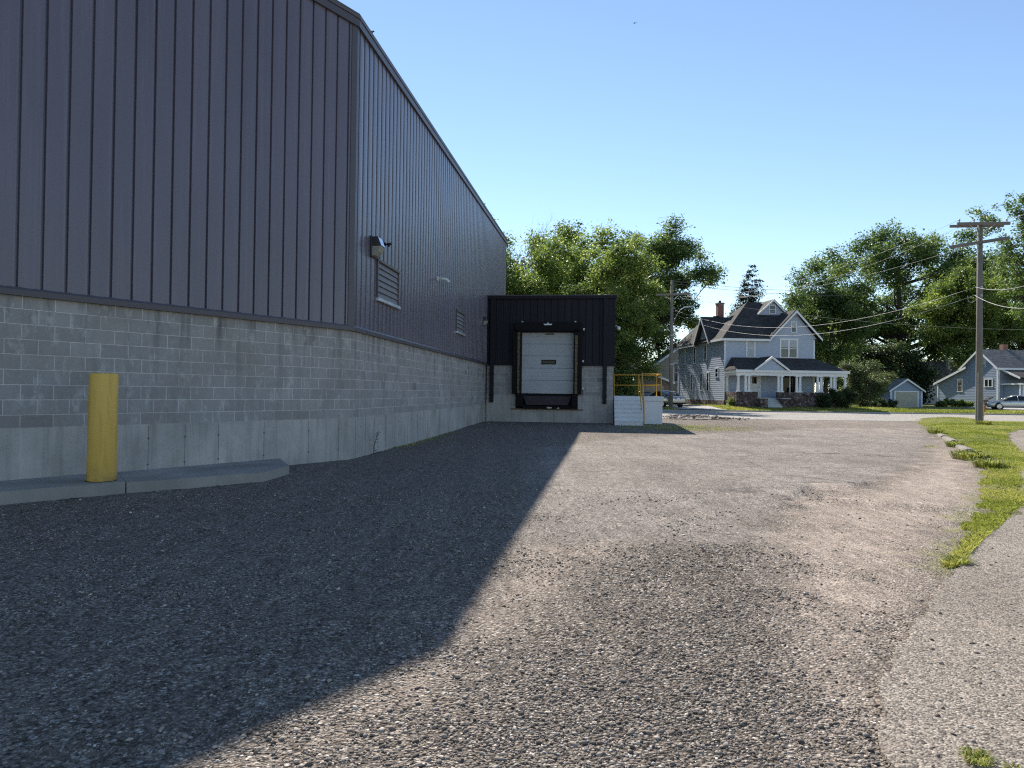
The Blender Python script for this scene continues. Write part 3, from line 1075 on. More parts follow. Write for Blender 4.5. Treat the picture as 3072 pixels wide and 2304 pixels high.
def band(mb, o, z0, z1, slope0=False, slope1=False, o2=None, uv=True):
    """outer face of a band round both walls"""
    q0, q1 = ring_pts(o), ring_pts(o if o2 is None else o2)
    us = [-LEN_L, 0, LEN_S]
    for i in range(2):
        a, b, c, d = q0[i], q0[i + 1], q1[i + 1], q1[i]
        mb.face([(a.x, a.y, z0 + (zt(a) if slope0 else 0)), (b.x, b.y, z0 + (zt(b) if slope0 else 0)),
                 (c.x, c.y, z1 + (zt(c) if slope1 else 0)), (d.x, d.y, z1 + (zt(d) if slope1 else 0))],
                [(us[i], z0), (us[i + 1], z0), (us[i + 1], z1), (us[i], z1)] if uv else None)
    return mb


def lip(mb, o0, o1, z, up=True, slope=False):
    q0, q1 = ring_pts(o0), ring_pts(o1)
    for i in range(2):
        a, b, c, d = q0[i], q0[i + 1], q1[i + 1], q1[i]
        f = [(p.x, p.y, z + (zt(p) if slope else 0)) for p in (a, b, c, d)]
        mb.face(f if up else f[::-1], [(0, 0), (1, 0), (1, .1), (0, .1)])
    return mb


def back_walls(mb, z0, z1):
    l, b = LD * LEN_L, Vector((0, LEN_S, 0))
    p = [l, Vector((-16, l.y, 0)), Vector((-16, LEN_S, 0)), b]
    for i in range(3):
        a, c = p[i], p[i + 1]
        mb.face([(a.x, a.y, z0), (a.x, a.y, z1 + zt(a)), (c.x, c.y, z1 + zt(c)), (c.x, c.y, z0)], [(0, z0), (0, z1), (3, z1), (3, z0)])
    return mb


mb = band(MB(), .018, -.4, ZC)
lip(mb, .018, 0, ZC)
nbase = len(mb.f)      # form joints and tie holes of the poured base follow in a darker grey
rg = random.Random(4)
for t in (1.05, 2.05, 2.95, 3.55, 4.75, 6.3, .30, 7.6, 4.15):
    c = LD * t + LN * .0185
    ex = LD * .004
    mb.face([c - ex + Vector((0, 0, .0)), c + ex, c + ex + Vector((0, 0, ZC - .03)), c - ex + Vector((0, 0, ZC - .03))])
    for zz_ in (.22, .62):
        mb.lathe([(.0, .0), (.016, .0), (.012, .006)], (0, 0, 0), 8, 'x')
        k = 8 * 3
        for i in range(len(mb.v) - k, len(mb.v)):
            v = mb.v[i]
            mb.v[i] = tuple(c + LN * (v[0] + .001) + LD * v[1] + Vector((0, 0, v[2] + zz_)))
for t in (.32, .95, 1.55, 2.4, 3.2, 4.4, 5.4, 6.6, 8.1, 9.6, 11.1, 13.0, 15.2, 16.6):
    mb.box(.0182, .021, t - .004, t + .004, .0, ZC - .02)
    if t < 9:
        mb.box(.0182, .022, t + .28, t + .305, .30, .33)
        mb.box(.0182, .022, t + .28, t + .305, .62, .65)
mb.mi = {i: 1 for i in range(nbase, len(mb.f))}
mb.build('concrete_base', [MT['conc'], MT['form_grey']], ware, fix=False)
mb = band(MB(), .0, ZC, ZB)
back_walls(mb, -.4, ZT)
mb.build('block_wall', MT['block'], ware, fix=False)

PITCH_R = .3048


def ribs(L, first):
    """(s, recess) profile of the wall panels: wide flat pans with a narrow rounded groove"""
    pts = [(0.0, 0.0)]
    s = first
    while s < L - .08:
        pts += [(s - .036, 0), (s - .026, -.006), (s - .018, -.042), (s + .014, -.042), (s + .024, .006), (s + .034, .006), (s + .046, 0)]
        pts += [(s + .10, .005), (s + .19, .006)]
        s += PITCH_R
    pts = [p_ for p_ in pts if p_[0] < L - .02]
    pts.append((L, 0.0))
    return pts


mb = MB()
OFFC = .045
lp = ribs(LEN_L, .20)
sp = ribs(LEN_S, .16)
for (s0, d0), (s1, d1) in zip(lp, lp[1:]):
    a, b = LD * s0 + LN * (OFFC + d0), LD * s1 + LN * (OFFC + d1)
    if s0 == 0:
        a = mitre(OFFC)
    mb.face([(b.x, b.y, ZB), (a.x, a.y, ZB), (a.x, a.y, ZT), (b.x, b.y, ZT)])
for (s0, d0), (s1, d1) in zip(sp, sp[1:]):
    y0 = s0 if s0 else mitre(OFFC).y
    mb.face([(OFFC + d0, y0, ZB), (OFFC + d1, s1, ZB), (OFFC + d1, s1, ZT + RISE * s1), (OFFC + d0, y0, ZT + RISE * s0)])
mb.build('metal_cladding', MT['clad'], ware, fix=False)

# flashing under the cladding, corner trim, fascia, gutter, roof
mb = band(MB(), .075, ZB - .065, ZB + .012, uv=False)
band(mb, .075, ZB + .012, ZB + .05, o2=.046, uv=False)
lip(mb, .075, -.01, ZB - .065, up=False)
mb.build('base_flashing', MT['trim'], ware, fix=False)
mb = MB()
mo, mi = mitre(OFFC + .012), mitre(OFFC)
a = LD * .13 + LN * (OFFC + .012)
b = Vector((OFFC + .012, .11, 0))
ai = LD * .13 + LN * (OFFC - .002)
bi = Vector((OFFC - .002, .11, 0))
for p, q in ((ai, a), (a, mo), (mo, b), (b, bi)):
    mb.face([(p.x, p.y, ZB), (q.x, q.y, ZB), (q.x, q.y, ZT), (p.x, p.y, ZT)])
mb.build('corner_trim', MT['trim'], ware, fix=False)
mb = band(MB(), .10, ZT - .16, ZT - .012, True, True, uv=False)
lip(mb, .10, .0, ZT - .16, up=False, slope=True)
lip(mb, .10, -.3, ZT - .012, up=True, slope=True)
mb.build('fascia', MT['trim'], ware, fix=False)
mb = MB()
q0 = ring_pts(.115)
for z0, z1, o0, o1 in ((ZT - .005, ZT + .055, .115, .125), (ZT + .055, ZT + .075, .125, .10), (ZT + .075, ZT + .105, .10, .10)):
    band(mb, o0, z0, z1, True, True, o2=o1, uv=False)
lip(mb, .115, -.1, ZT - .005, up=False, slope=True)
lip(mb, .10, -1.0, ZT + .105, up=True, slope=True)
mb.build('gutter', MT['trim'], ware, fix=False)
mb = MB()
l = LD * LEN_L
ro = [l + LN * .05, mitre(.05), Vector((.05, LEN_S, 0)), Vector((-16, LEN_S, 0)), Vector((-16, l.y, 0))]
mb.face([(p.x, p.y, ZT + .09 + zt(p)) for p in ro])
mb.build('roof', MT['clad'], ware, fix=False)

# wall hits on the side wall
INV = (Matrix.Translation((WX, WY, 0)) @ Matrix.Rotation(-WAZ, 4, "Z")).inverted()


def side_hit(px, py, off=OFFC):
    c, dd = INV @ CAM, INV.to_3x3() @ ray(px, py)
    t = (off - c.x) / dd.x
    p = c + dd * t
    return p.y, p.z


# louvers
for k, (c0, c1, c2, c3) in enumerate((((1128.9, 777.5), (1192, 816), (1192, 921), (1130, 896)), ((1366.9, 930), (1391, 942.7), (1389.5, 1003.7), (1366.3, 993.7)))):
    y0, zt0 = side_hit(*c0)
    y1, zt1 = side_hit(*c2)
    z1, z0 = (side_hit(*c0)[1] + side_hit(*c1)[1]) / 2, (side_hit(*c2)[1] + side_hit(*c3)[1]) / 2
    mb = MB()
    x0, x1 = OFFC - .005, OFFC + .045
    fw = .05
    mb.box(x0, x1, y0, y0 + fw, z0, z1).box(x0, x1, y1 - fw, y1, z0, z1).box(x0, x1 + .015, y0 - .02, y1 + .02, z1 - .035, z1 + .02)
    fr = mb.build('louver_frame', MT['louver_frame'], ware)
    fr['label'] = 'dark framed louver vent nearest the corner' if k == 0 else 'small louver vent near the dock'
    mb = MB()
    ns = 6 if k == 0 else 5
    hh = (z1 - z0 - .06) / ns
    for i in range(ns):
        zz_ = z0 + .03 + i * hh
        mb.slab([(x0 + .040, y0 + fw, zz_), (x0 + .040, y1 - fw, zz_), (x0 + .005, y1 - fw, zz_ + hh * 1.05), (x0 + .005, y0 + fw, zz_ + hh * 1.05)], .006)
    mb.build('slats', MT['louver'], fr)
    MB().box(x0, x1 + .04, y0 - .02, y1 + .02, z0 - .06, z0 + .012).build('sill', MT['alu'], fr, bevel=.008)


def side_frame(px, py, off=OFFC):
    y, z = side_hit(px, py, off)
    return Matrix.Translation((WX, WY, 0)) @ Matrix.Rotation(-WAZ, 4, 'Z') @ Vector((off, y, z))


def wall_pack(name, label, loc, s=1.0):
    t = thing(name, label, 'wall light', loc, -WAZ, 'wall lights on the warehouse side')
    mb = MB()                       # x outward, y along the wall
    mb.box(0, .05 * s, -.17 * s, .17 * s, -.25 * s, .24 * s)
    mb.build('back_box', MT['lamp_metal'], t, bevel=.01)
    mb = MB()
    top = [(.05, .22), (.19, .22), (.27, .0), (.05, .0)]
    L_ = [(x * s, -.16 * s, z * s) for x, z in top]
    R_ = [(x * s, .16 * s, z * s) for x, z in top]
    mb.loft([L_, R_])
    mb.build('hood', MT['lamp_metal'], t, bevel=.006)
    vz = [(.195, .214), (.273, .006)]
    mb = MB()
    mb.slab([(.197 * s, -.15 * s, .208 * s), (.275 * s, -.15 * s, .010 * s), (.275 * s, .15 * s, .010 * s), (.197 * s, .15 * s, .208 * s)], .004)
    mb.build('visor', MT['visor'], t)
    mb = MB()
    bot = [(.05, .0), (.262, .0), (.215, -.13), (.13, -.225), (.05, -.235)]
    mb.loft([[(x * s, -.15 * s, z * s) for x, z in bot], [(x * s, .15 * s, z * s) for x, z in bot]])
    mb.build('lens', MT['lens'], t, bevel=.006)
    return t


wall_pack('wall_light', 'boxy black wall light above the nearer louver', side_frame(1116, 741), .92)
wall_pack('wall_light', 'small wall light next to the dock building', side_frame(1449, 963), .80)

# black sensor with two little heads
t = thing('motion_sensor', 'little black two-headed sensor right of the wall light', 'sensor', side_frame(1153, 733), -WAZ)
MB().lathe([(.0, 0), (.045, 0), (.045, .03), (.02, .04)], (0, 0, 0), 12, 'x').build('base_plate', MT['black_trim'], t, True)
for sgn in (-1, 1):
    MB().tube([(.03, 0, 0), (.09, sgn * .03, .02 * sgn), (.13, sgn * .08, .035 * sgn - .01)], [.012, .018, .035], 8).build('sensor_head', MT['black_trim'], t, True)
# white vent elbow
t = thing('vent_pipe', 'white plastic vent elbow sticking out of the metal wall', 'vent pipe', side_frame(1311, 836), -WAZ)
MB().tube([(0, 0, 0), (.045, 0, 0)], .07, 14).build('flange', MT['white_plastic'], t)
MB().tube([(.03, 0, 0), (.20, .02, 0), (.27, .04, -.015), (.33, .06, -.06), (.35, .065, -.11)], [.042, .042, .046, .046, .050], 12).build('elbow', MT['white_plastic'], t, True)

# ================================================================== dock building
TD = 17.4
MW = Matrix.Translation((WX, WY, 0)) @ Matrix.Rotation(-WAZ, 4, 'Z')
dock = thing('dock_annex', 'low charcoal loading dock building with a white overhead door', 'loading dock', MW @ Vector((.05, TD, 0)), -WAZ)
DW, DD, DZ = 5.60, 6.5, 5.56
mb = MB()
# concrete stem with the leveller pit, block, cladding: front (y=0, outward -y), right (x=DW)
mb.face([(0, 0, -.4), (1.30, 0, -.4), (1.30, 0, 1.30), (0, 0, 1.30)], [(0, -.4), (1.3, -.4), (1.3, 1.3), (0, 1.3)])
mb.face([(1.30, 0, -.4), (4.05, 0, -.4), (4.05, 0, .68), (1.30, 0, .68)], [(1.3, -.4), (4.05, -.4), (4.05, .68), (1.3, .68)])
mb.face([(4.05, 0, -.4), (DW, 0, -.4), (DW, 0, 1.30), (4.05, 0, 1.30)], [(4.05, -.4), (DW, -.4), (DW, 1.3), (4.05, 1.3)])
mb.face([(DW, 0, -.4), (DW, DD, -.4), (DW, DD, 1.3), (DW, 0, 1.3)], [(0, -.4), (DD, -.4), (DD, 1.3), (0, 1.3)])
mb.build('concrete_base', MT['conc'], dock, fix=False)
for x0, x1 in ((0, 1.30), (4.05, DW)):
    mb = MB()
    mb.face([(x0, .015, 1.30), (x1, .015, 1.30), (x1, .015, 2.70), (x0, .015, 2.70)], [(x0, ZC), (x1, ZC), (x1, ZC + 1.4), (x0, ZC + 1.4)])
    if x0 == 0:
        mb.build('block_wall', MT['block'], dock, fix=False)
mb.face([(DW - .015, .015, 1.30), (DW - .015, DD, 1.30), (DW - .015, DD, 2.70), (DW - .015, .015, 2.70)], [(0, ZC), (DD, ZC), (DD, ZC + 1.4), (0, ZC + 1.4)])
mb.build('block_wall', MT['block'], dock, fix=False)
mb = MB()


def clad_front(mb, x0, x1, z0, z1, y=-.035):
    pts = [(x0, 0)]
    k = math.ceil((x0 - .10) / PITCH_R)
    s = .10 + k * PITCH_R
    while s < x1 - .04:
        if s > x0 + .04:
            pts += [(s - .03, 0), (s - .02, .006), (s - .012, .034), (s + .01, .034), (s + .02, -.004), (s + .03, -.004), (s + .042, 0)]
        s += PITCH_R
    pts.append((x1, 0))
    for (a, d0), (b, d1) in zip(pts, pts[1:]):
        mb.face([(a, y + d0, z0), (b, y + d1, z0), (b, y + d1, z1), (a, y + d0, z1)])


clad_front(mb, 0.0, 1.55, 2.67, DZ)
clad_front(mb, 1.55, 3.86, 4.07, DZ)
clad_front(mb, 3.86, DW, 2.67, DZ)
pts = [(0, 0)]
s = .2
while s < DD - .1:
    pts += [(s - .03, 0), (s - .012, -.034), (s + .01, -.034), (s + .03, .004), (s + .042, 0)]
    s += PITCH_R
pts.append((DD, 0))
for (a, d0), (b, d1) in zip(pts, pts[1:]):
    mb.face([(DW + .035 + d0, a - .035, 2.67), (DW + .035 + d1, b - .035, 2.67), (DW + .035 + d1, b - .035, DZ), (DW + .035 + d0, a - .035, DZ)])
mb.build('metal_cladding', MT['clad_shaded'], dock, fix=False)
MB().box(.0, 1.30, -.06, .01, 2.60, 2.69).build('base_flashing', MT['black_trim'], dock)
MB().box(4.05, DW + .06, -.06, .01, 2.60, 2.69).box(DW - .01, DW + .062, .01, DD, 2.602, 2.688).build('base_flashing', MT['black_trim'], dock)
MB().box(DW - .03, DW + .05, -.05, .06, 2.69, DZ).build('corner_trim', MT['black_trim'], dock)
mb = MB().box(-.02, DW + .12, -.14, .02, DZ - .02, DZ + .115).box(DW + .0, DW + .118, .02, DD, DZ - .018, DZ + .113)
mb.build('fascia', MT['black_trim'], dock, bevel=.01)
mb = MB().box(-.02, DW + .14, -.16, DD, DZ + .117, DZ + .15)
mb.face([(.0, DD, -.4), (DW, DD, -.4), (DW, DD, DZ), (0, DD, DZ)])
mb.build('roof', MT['trim'], dock)
# inside shell so that the opening is dark
MB().box(1.2, 4.2, .35, .40, .5, 4.3).build('inner_wall', MT['rubber'], dock)
for x in (.24, 5.22):
    mb = MB()
    mb.box(x - .085, x + .085, -.17, -.055, .95, DZ - .02)
    mb.box(x - .10, x + .10, -.18, -.04, 2.2, 2.26).box(x - .10, x + .10, -.18, -.04, 4.4, 4.46).box(x - .10, x + .10, -.18, -.04, 1.25, 1.31)
    mb.build('downspout', MT['black_trim'], dock, bevel=.012)
# overhead door of five panels
dz = [1.36, 1.955, 2.49, 3.03, 3.56, 4.06]
door = MB()
for z0, z1 in zip(dz, dz[1:]):
    door.box(1.56, 3.85, .10, .15, z0 + .006, z1 - .006)
    for zz_ in (z0 + (z1 - z0) * .33, z0 + (z1 - z0) * .66):
        door.box(1.60, 3.81, .094, .0998, zz_ - .004, zz_ + .004)
door = door.build('overhead_door', MT['door'], dock, bevel=.008)
MB().box(1.50, 3.9, .155, .17, 1.30, 4.1).build('door_seam', MT['door_line'], door)
fr = MB()
fr.box(2.43, 3.08, .080, .0985, 2.655, 2.86)
fr = fr.build('window_frame', MT['rubber'], door, bevel=.03)
MB().box(2.475, 3.035, .070, .079, 2.695, 2.82).build('pane', MT['glass_dark'], fr)
MB().box(1.52, 3.9, .02, .09, 4.05, 4.085).build('header_strip', MT['louver'], door)
MB().box(2.60, 2.98, .088, .0955, 3.97, 4.03).build('yellow_label', MT['seal_tape'], door)
# dock seal: header pad and two side pads
mb = MB().box(1.24, 4.22, -.30, -.06, 4.10, 4.49)
mb.build('header_pad', MT['rubber'], dock, bevel=.03)
for x0, x1, xt0, xt1 in ((1.17, 1.55, 1.40, 1.50), (3.86, 4.22, 3.92, 4.03)):
    pad = MB().box(x0, x1, -.30, .10, 1.34, 4.098).build('side_pad', MT['rubber'], dock, bevel=.03)
    mb = MB()
    z = 1.36
    rg = random.Random(int(x0 * 10))
    while z < 3.92:
        h = rg.uniform(.13, .2)
        mb.box(xt0 + rg.uniform(-.008, .008), xt1 + rg.uniform(-.008, .008), -.325 - rg.uniform(0, .01), -.301, z, z + h)
        z += h + .012
    mb.build('wear_strip', MT['seal_tape'], pad, bevel=.006)
    mb = MB().tube([((x0 + x1) / 2 - .07, -.20, 4.06), ((x0 + x1) / 2 - .09, -.34, 4.14), ((x0 + x1) / 2 + .02, -.37, 4.20), ((x0 + x1) / 2 + .08, -.33, 4.12)], .05, 8)
    mb.build('corner_boot', MT['rubber'], pad, True)
# leveller, bumpers, sill angle
mb = MB()
mb.slab([(1.66, -.03, 1.24), (3.78, -.03, 1.24), (3.62, -.30, .86), (1.82, -.30, .86)], .02)
mb.build('leveller_lip', MT['rust'], dock)
MB().box(1.31, 4.04, .02, .30, .685, 1.36).build('leveller_pit', MT['rubber'], dock)
for x0, x1 in ((1.37, 1.66), (3.80, 4.06)):
    mb = MB()
    for i in range(4):
        mb.box(x0, x1, -.30 + .001 * i, -.005, .80 + i * .135, .80 + i * .135 + .128)
    mb.build('bumper', MT['rubber'], dock, bevel=.012)
mb = MB().box(1.64, 4.06, -.22, -.002, .70, .84)
mb.build('leveller_frame', MT['rubber'], dock, bevel=.01)
MB().box(1.10, 4.28, -.05, -.003, .645, .695).build('sill_angle', MT['rust_ledge'], dock)
MB().box(2.72, 2.92, -.226, -.2205, .715, .775).build('rating_plate', MT['galv'], dock)
MB().slab([(3.14, -.2255, .715), (3.25, -.2255, .715), (3.25, -.2255, .775)], .004).build('torn_sticker', MT['white_plastic'], dock)
# lamp over the door, junction boxes, lamp on the far side
t = thing('dock_light', 'slim pale light bar above the dock door', 'light', MW @ Vector((.05 + 2.73, TD - .31, 4.38)), -WAZ)
mb = MB()
mb.loft([[(-.20, 0, .03), (-.15, 0, -.03), (-.15, -.10, -.03), (-.20, -.10, .03)], [(.20, 0, .03), (.15, 0, -.03), (.15, -.10, -.03), (.20, -.10, .03)]])
mb.build('fixture_body', MT['white_plastic'], t, bevel=.008)
MB().box(-.04, .04, -.05, -.01, .03, .085).build('bracket', MT['galv'], t)
for x, z in ((1.58, 4.53), (3.92, 4.53)):
    t = thing('pad_bracket', 'small grey bracket above the %s end of the dock header' % ('left' if x < 2 else 'right'), 'bracket', MW @ Vector((.05 + x, TD - .06, z)), -WAZ, 'brackets above the dock door')
    MB().box(-.04, .04, -.05, .0, -.025, .025).box(-.012, .012, -.07, -.05, -.03, .03).build('plate', MT['galv'], t, bevel=.004)
for x, z, lab in ((4.29, 4.20, 'small grey box beside the dock header'), (4.27, 2.80, 'small grey box at the bottom edge of the dark cladding'), (4.27, 1.60, 'small grey box on the block wall right of the dock')):
    t = thing('junction_box', lab, 'electric box', MW @ Vector((.05 + x, TD - .05, z)), -WAZ, 'electric boxes right of the dock door')
    MB().box(-.04, .04, -.06, .0, -.05, .05).build('box_body', MT['galv'], t, bevel=.008)
    MB().tube([(0, -.02, -.05), (0, -.02, -.30)], .010, 6).build('conduit', MT['black_trim'], t)
t = thing('side_lamp', 'pale wall lamp jutting from the far side of the dock building', 'wall light', MW @ Vector((.05 + DW + .04, TD + .5, 4.38)), -WAZ)
MB().tube([(0, 0, .02), (.08, 0, .02), (.15, 0, -.04)], [.03, .03, .035], 8).build('arm', MT['galv'], t)
MB().lathe([(.02, .06), (.07, .03), (.085, -.06), (.06, -.10), (0, -.11)], (.17, 0, -.05), 12).build('globe', MT['white_plastic'], t, True)

# ================================================================== white loading platform with steps and yellow rails
plat = thing('loading_platform', 'white painted concrete platform with steps right of the dock', 'platform', MW @ Vector((.05 + DW + .03, TD - .0, 0)), -WAZ)
PW, SW, PD, PH = 2.08, 1.18, 2.3, 1.30
mb = MB().box(0, PW, .0, PD, -.3, PH - .21)
mb.build('block', MT['white_paint'], plat, bevel=.012)
MB().box(0, PW + .05, -.035, PD + .03, PH - .207, PH).build('deck', MT['white_paint'], plat, bevel=.015)
NR = 7
mb = MB()
rise = (PH - .10) / NR
for i in range(NR - 1):
    y1 = -.037 - .275 * (NR - 2 - i)
    mb.box(0, SW, y1 - .275, -.037 - .0005 * i, (.10 if i else -.3) + rise * i + .0005, .10 + rise * (i + 1))
    mb.box(-.0, SW + .012, y1 - .295, y1 - .20, .10 + rise * (i + 1) - .03, .10 + rise * (i + 1) + .003)
mb.build('steps', MT['white_paint'], plat, bevel=.008)
R_ = .022
zr, zm = PH + .98, PH + .50
mb = MB()
mb.tube([(.06, PD - .08, PH), (.06, PD - .08, zr), (PW - .08, PD - .08, zr), (PW - .08, PD - .08, PH)], R_, 8)
mb.tube([(.06, PD - .08, zm), (PW - .08, PD - .08, zm)], R_, 8)
mb.tube([(SW / 1.0, PD - .08, PH), (SW / 1.0, PD - .08, zr)], R_, 8)
mb.tube([(PW - .08, PD - .08, zr), (PW - .06, .05, zr), (PW - .06, .05, PH)], R_, 8)
mb.tube([(PW - .08, PD - .08, zm), (PW - .06, .05, zm)], R_, 8)
mb.tube([(PW - .06, .05, zr), (SW + .02, .05, zr + .0)], R_, 8)
mb.tube([(PW - .06, .05, zm), (SW + .02, .05, zm)], R_, 8)
mb.build('railing', MT['yellow'], plat, True)
for dx, drop in ((.01, 0.0), (-.09, .22)):
    x = SW + dx
    mb = MB()
    if dx > 0:
        mb.tube([(x, .05, PH), (x, .05, zr + .04), (x, -.10, zr + .02), (x, -1.55, .98 + .10), (x, -1.72, .95), (x, -1.72, .12)], R_, 8)
        mb.tube([(x, .02, zm), (x, -1.66, .58)], R_, 8)
    else:
        mb.tube([(x, .0, PH + .72), (x, -.12, PH + .70), (x, -1.45, .86), (x, -1.50, .72)], R_, 8)
        mb.tube([(x, -.75, 1.36), (x + .1, -.75, 1.36)], .014, 6)
    mb.build('handrail', MT['yellow'], plat, True)

# ================================================================== concrete apron and bollard
AP = [(-40, 1520)]
ap = [G(px, py, .15)[:2] for px, py in ((0, 1477), (378, 1446), (790, 1416), (868, 1395))]
apn = []
edgeL = Vector(ap[0]) + (Vector(ap[0]) - Vector(ap[1])).normalized() * 3.0
c2 = MW @ (LD * 10.6); c3 = MW @ (LD * 1.78)


def slab_part(name, P2, z1, z0=-.3):
    mb = MB()
    n_ = len(P2)
    mb.face([(p[0], p[1], z1) for p in P2])
    for i in range(n_):
        a, b = P2[i], P2[(i + 1) % n_]
        mb.face([(a[0], a[1], z0), (b[0], b[1], z0), (b[0], b[1], z1), (a[0], a[1], z1)])
    return kind(mb.build(name, MT['slabconc'], bevel=.008), 'structure')


wl = lambda t: (MW @ (LD * t + LN * .02))[:2]
j0, j1 = ap[1], wl(4.62)
slab_part('apron', [tuple(edgeL), ap[0], (j0[0] - .006, j0[1] - .004), (j1[0] - .006, j1[1] - .004), wl(10.6)], .156)
slab_part('apron', [(j0[0] + .006, j0[1] + .004), ap[2], ap[3], wl(1.70), (j1[0] + .006, j1[1] + .004)], .142)
bp = G(304, 1442, .156)
t = thing('bollard', 'yellow cylindrical bollard on the concrete apron', 'bollard', (bp.x, bp.y, .15))
MB().lathe([(.0, 0), (.172, 0), (.176, .01), (.174, 1.40), (.168, 1.425), (.155, 1.436), (.0, 1.44)], (0, 0, 0), 40).build('sleeve', MT['bollard'], t, True)
t.rotation_euler = (rad(.2), rad(.4), 0)
MB().lathe([(.0, 0), (.185, 0), (.185, .012), (.0, .014)], (0, 0, .001), 32).build('foot_gap', MT['rubber'], t)

# little birds
def bird(name, label, loc, rz, s, flying):
    t = thing(name, label, 'bird', loc, rz)
    mb = MB().blob((0, 0, 0), (.16 * s, .07 * s, .075 * s), 3, .03)
    mb.blob((.17 * s, 0, .06 * s), (.055 * s, .05 * s, .05 * s), 4, .03)
    mb.tube([(.21 * s, 0, .06 * s), (.27 * s, 0, .05 * s)], [.018 * s, .002 * s], 6)
    mb.build('body', MT['bird'], t, True)
    MB().slab([(-.12 * s, .03 * s, 0), (-.12 * s, -.03 * s, 0), (-.34 * s, -.05 * s, .01 * s), (-.34 * s, .05 * s, .01 * s)], .012 * s).build('tail', MT['bird'], t)
    for sg in (-1, 1):
        if flying:
            p = [(.08 * s, sg * .05 * s, .02 * s), (.10 * s, sg * .25 * s, .14 * s), (.0, sg * .52 * s, .20 * s), (-.08 * s, sg * .26 * s, .11 * s), (-.08 * s, sg * .05 * s, .02 * s)]
        else:
            p = [(.08 * s, sg * .066 * s, .03 * s), (.04 * s, sg * .075 * s, -.03 * s), (-.22 * s, sg * .035 * s, -.02 * s), (-.10 * s, sg * .066 * s, .035 * s)]
        MB().slab(p, .012 * s).build('wing', MT['bird'], t)
    if not flying:
        for sg in (-1, 1):
            MB().tube([(0, sg * .03 * s, -.06 * s), (.02 * s, sg * .03 * s, -.16 * s)], .008 * s, 5).build('leg', MT['bird'], t)
    return t


y, z = side_hit(1114, 104, .06)
bird('perched_bird', 'small dark bird perched on the warehouse gutter', MW @ Vector((.04, y, ZT + .105 + RISE * y + .055)), rad(30), .38, False)
bird('flying_bird', 'tiny dark bird flying high in the blue sky', at(1904, 70, 46), rad(70), .36, True)

# ================================================================== houses
def FRONT(y=0.0):
    return lambda a, d, z: (a, y - d, z)


def LEFT(x=0.0):
    return lambda a, d, z: (x - d, a, z)


def siding(mb, m, z0, z1, ext, step=.185, lapd=.017):
    """lapped boards; ext(z) gives the (a0, a1) span at height z"""
    z = z0
    while z < z1 - .005:
        zz_ = min(z + step, z1)
        a0, a1 = ext(z)
        b0, b1 = ext(zz_)
        if b1 - b0 < .02:
            b0 = b1 = (b0 + b1) / 2
        if a1 - a0 > .03:
            mb.face([m(a0, lapd, z), m(a1, lapd, z), m(b1, .002, zz_), m(b0, .002, zz_)])
            mb.face([m(a0, -.002, z), m(a1, -.002, z), m(a1, lapd, z), m(a0, lapd, z)])
        z = zz_
    return mb


def window(parent, m, a0, a1, z0, z1, cols=1, fw=.11, blind=.0, name='window', double=True, glass='glass'):
    mb = MB()
    e = .012
    for k in range(cols):
        w_ = (a1 - a0 - fw * (cols + 1)) / cols
        x0 = a0 + fw + k * (w_ + fw)
        mb.obox(m, x0 - fw, x0, .0, .055, z0, z1)
        if double:
            mb.obox(m, x0, x0 + w_, .006, .036, (z0 + z1) / 2 - .025, (z0 + z1) / 2 + .025)
    mb.obox(m, a1 - fw, a1, .0, .055, z0, z1)
    mb.obox(m, a0 - .02, a1 + .02, .0, .062, z1 - .001, z1 + fw)
    mb.obox(m, a0 - .04, a1 + .04, .0, .085, z0 - .06, z0 + .001)
    fr = mb.build(name, MT['white_trim'], parent)
    g_ = MB()
    g_.obox(m, a0 + fw * .5, a1 - fw * .5, .0225, .0285, z0 + .0015, z1 - .0015)
    g_.build('pane', MT[glass], fr)
    if blind:
        b_ = MB()
        b_.obox(m, a0 + fw, a1 - fw, .029, .0315, z0 + (z1 - z0) * (1 - blind), z1 - .002)
        b_.build('blind', MT['curtain'], fr)
    return fr


HAZ = rad(4.7)
p = at(2172, 1202, 63)
HX, HY = p.x, p.y
HG = .40
house = thing('blue_house', 'big pale blue two-storey house with a white-columned porch', 'house', (HX, HY, 0), HAZ)
EV = 6.52
mb = MB()
# plain shell
mb.box(.01, 8.29, .01, 12.9, HG - .5, EV + .05)
siding(mb, FRONT(0), .92, EV, lambda z: (0, 8.3))
siding(mb, FRONT(0), EV, 8.95, lambda z: (4.35 + (z - EV) * (6.43 - 4.35) / 2.43, 8.5 - (z - EV) * (8.5 - 6.43) / 2.43))
siding(mb, LEFT(0), .92, EV - .1, lambda z: (0, 13.0))
siding(mb, LEFT(-.02), 6.35, 8.6, lambda z: (2.85 + (z - 6.35) * 1.9 / 2.25, 6.65 - (z - 6.35) * 1.9 / 2.25))
mb.build('wall', MT['siding_blue'], house, fix=False)
for a0, a1, m in ((-.03, .10, FRONT(0)), (8.2, 8.33, FRONT(0)), (12.88, 13.02, LEFT(0))):
    mb = MB().obox(m, a0, a1, .001, .032, .93, EV - .12)
    mb.build('corner_board', MT['white_trim'], house)
MB().obox(FRONT(0), .11, 4.3, .001, .03, EV - .20, EV - .02).build('frieze_board', MT['white_trim'], house)
MB().box(-.04, 8.34, -.04, 13.0, HG - .6, .92).build('foundation', MT['stone'], house)

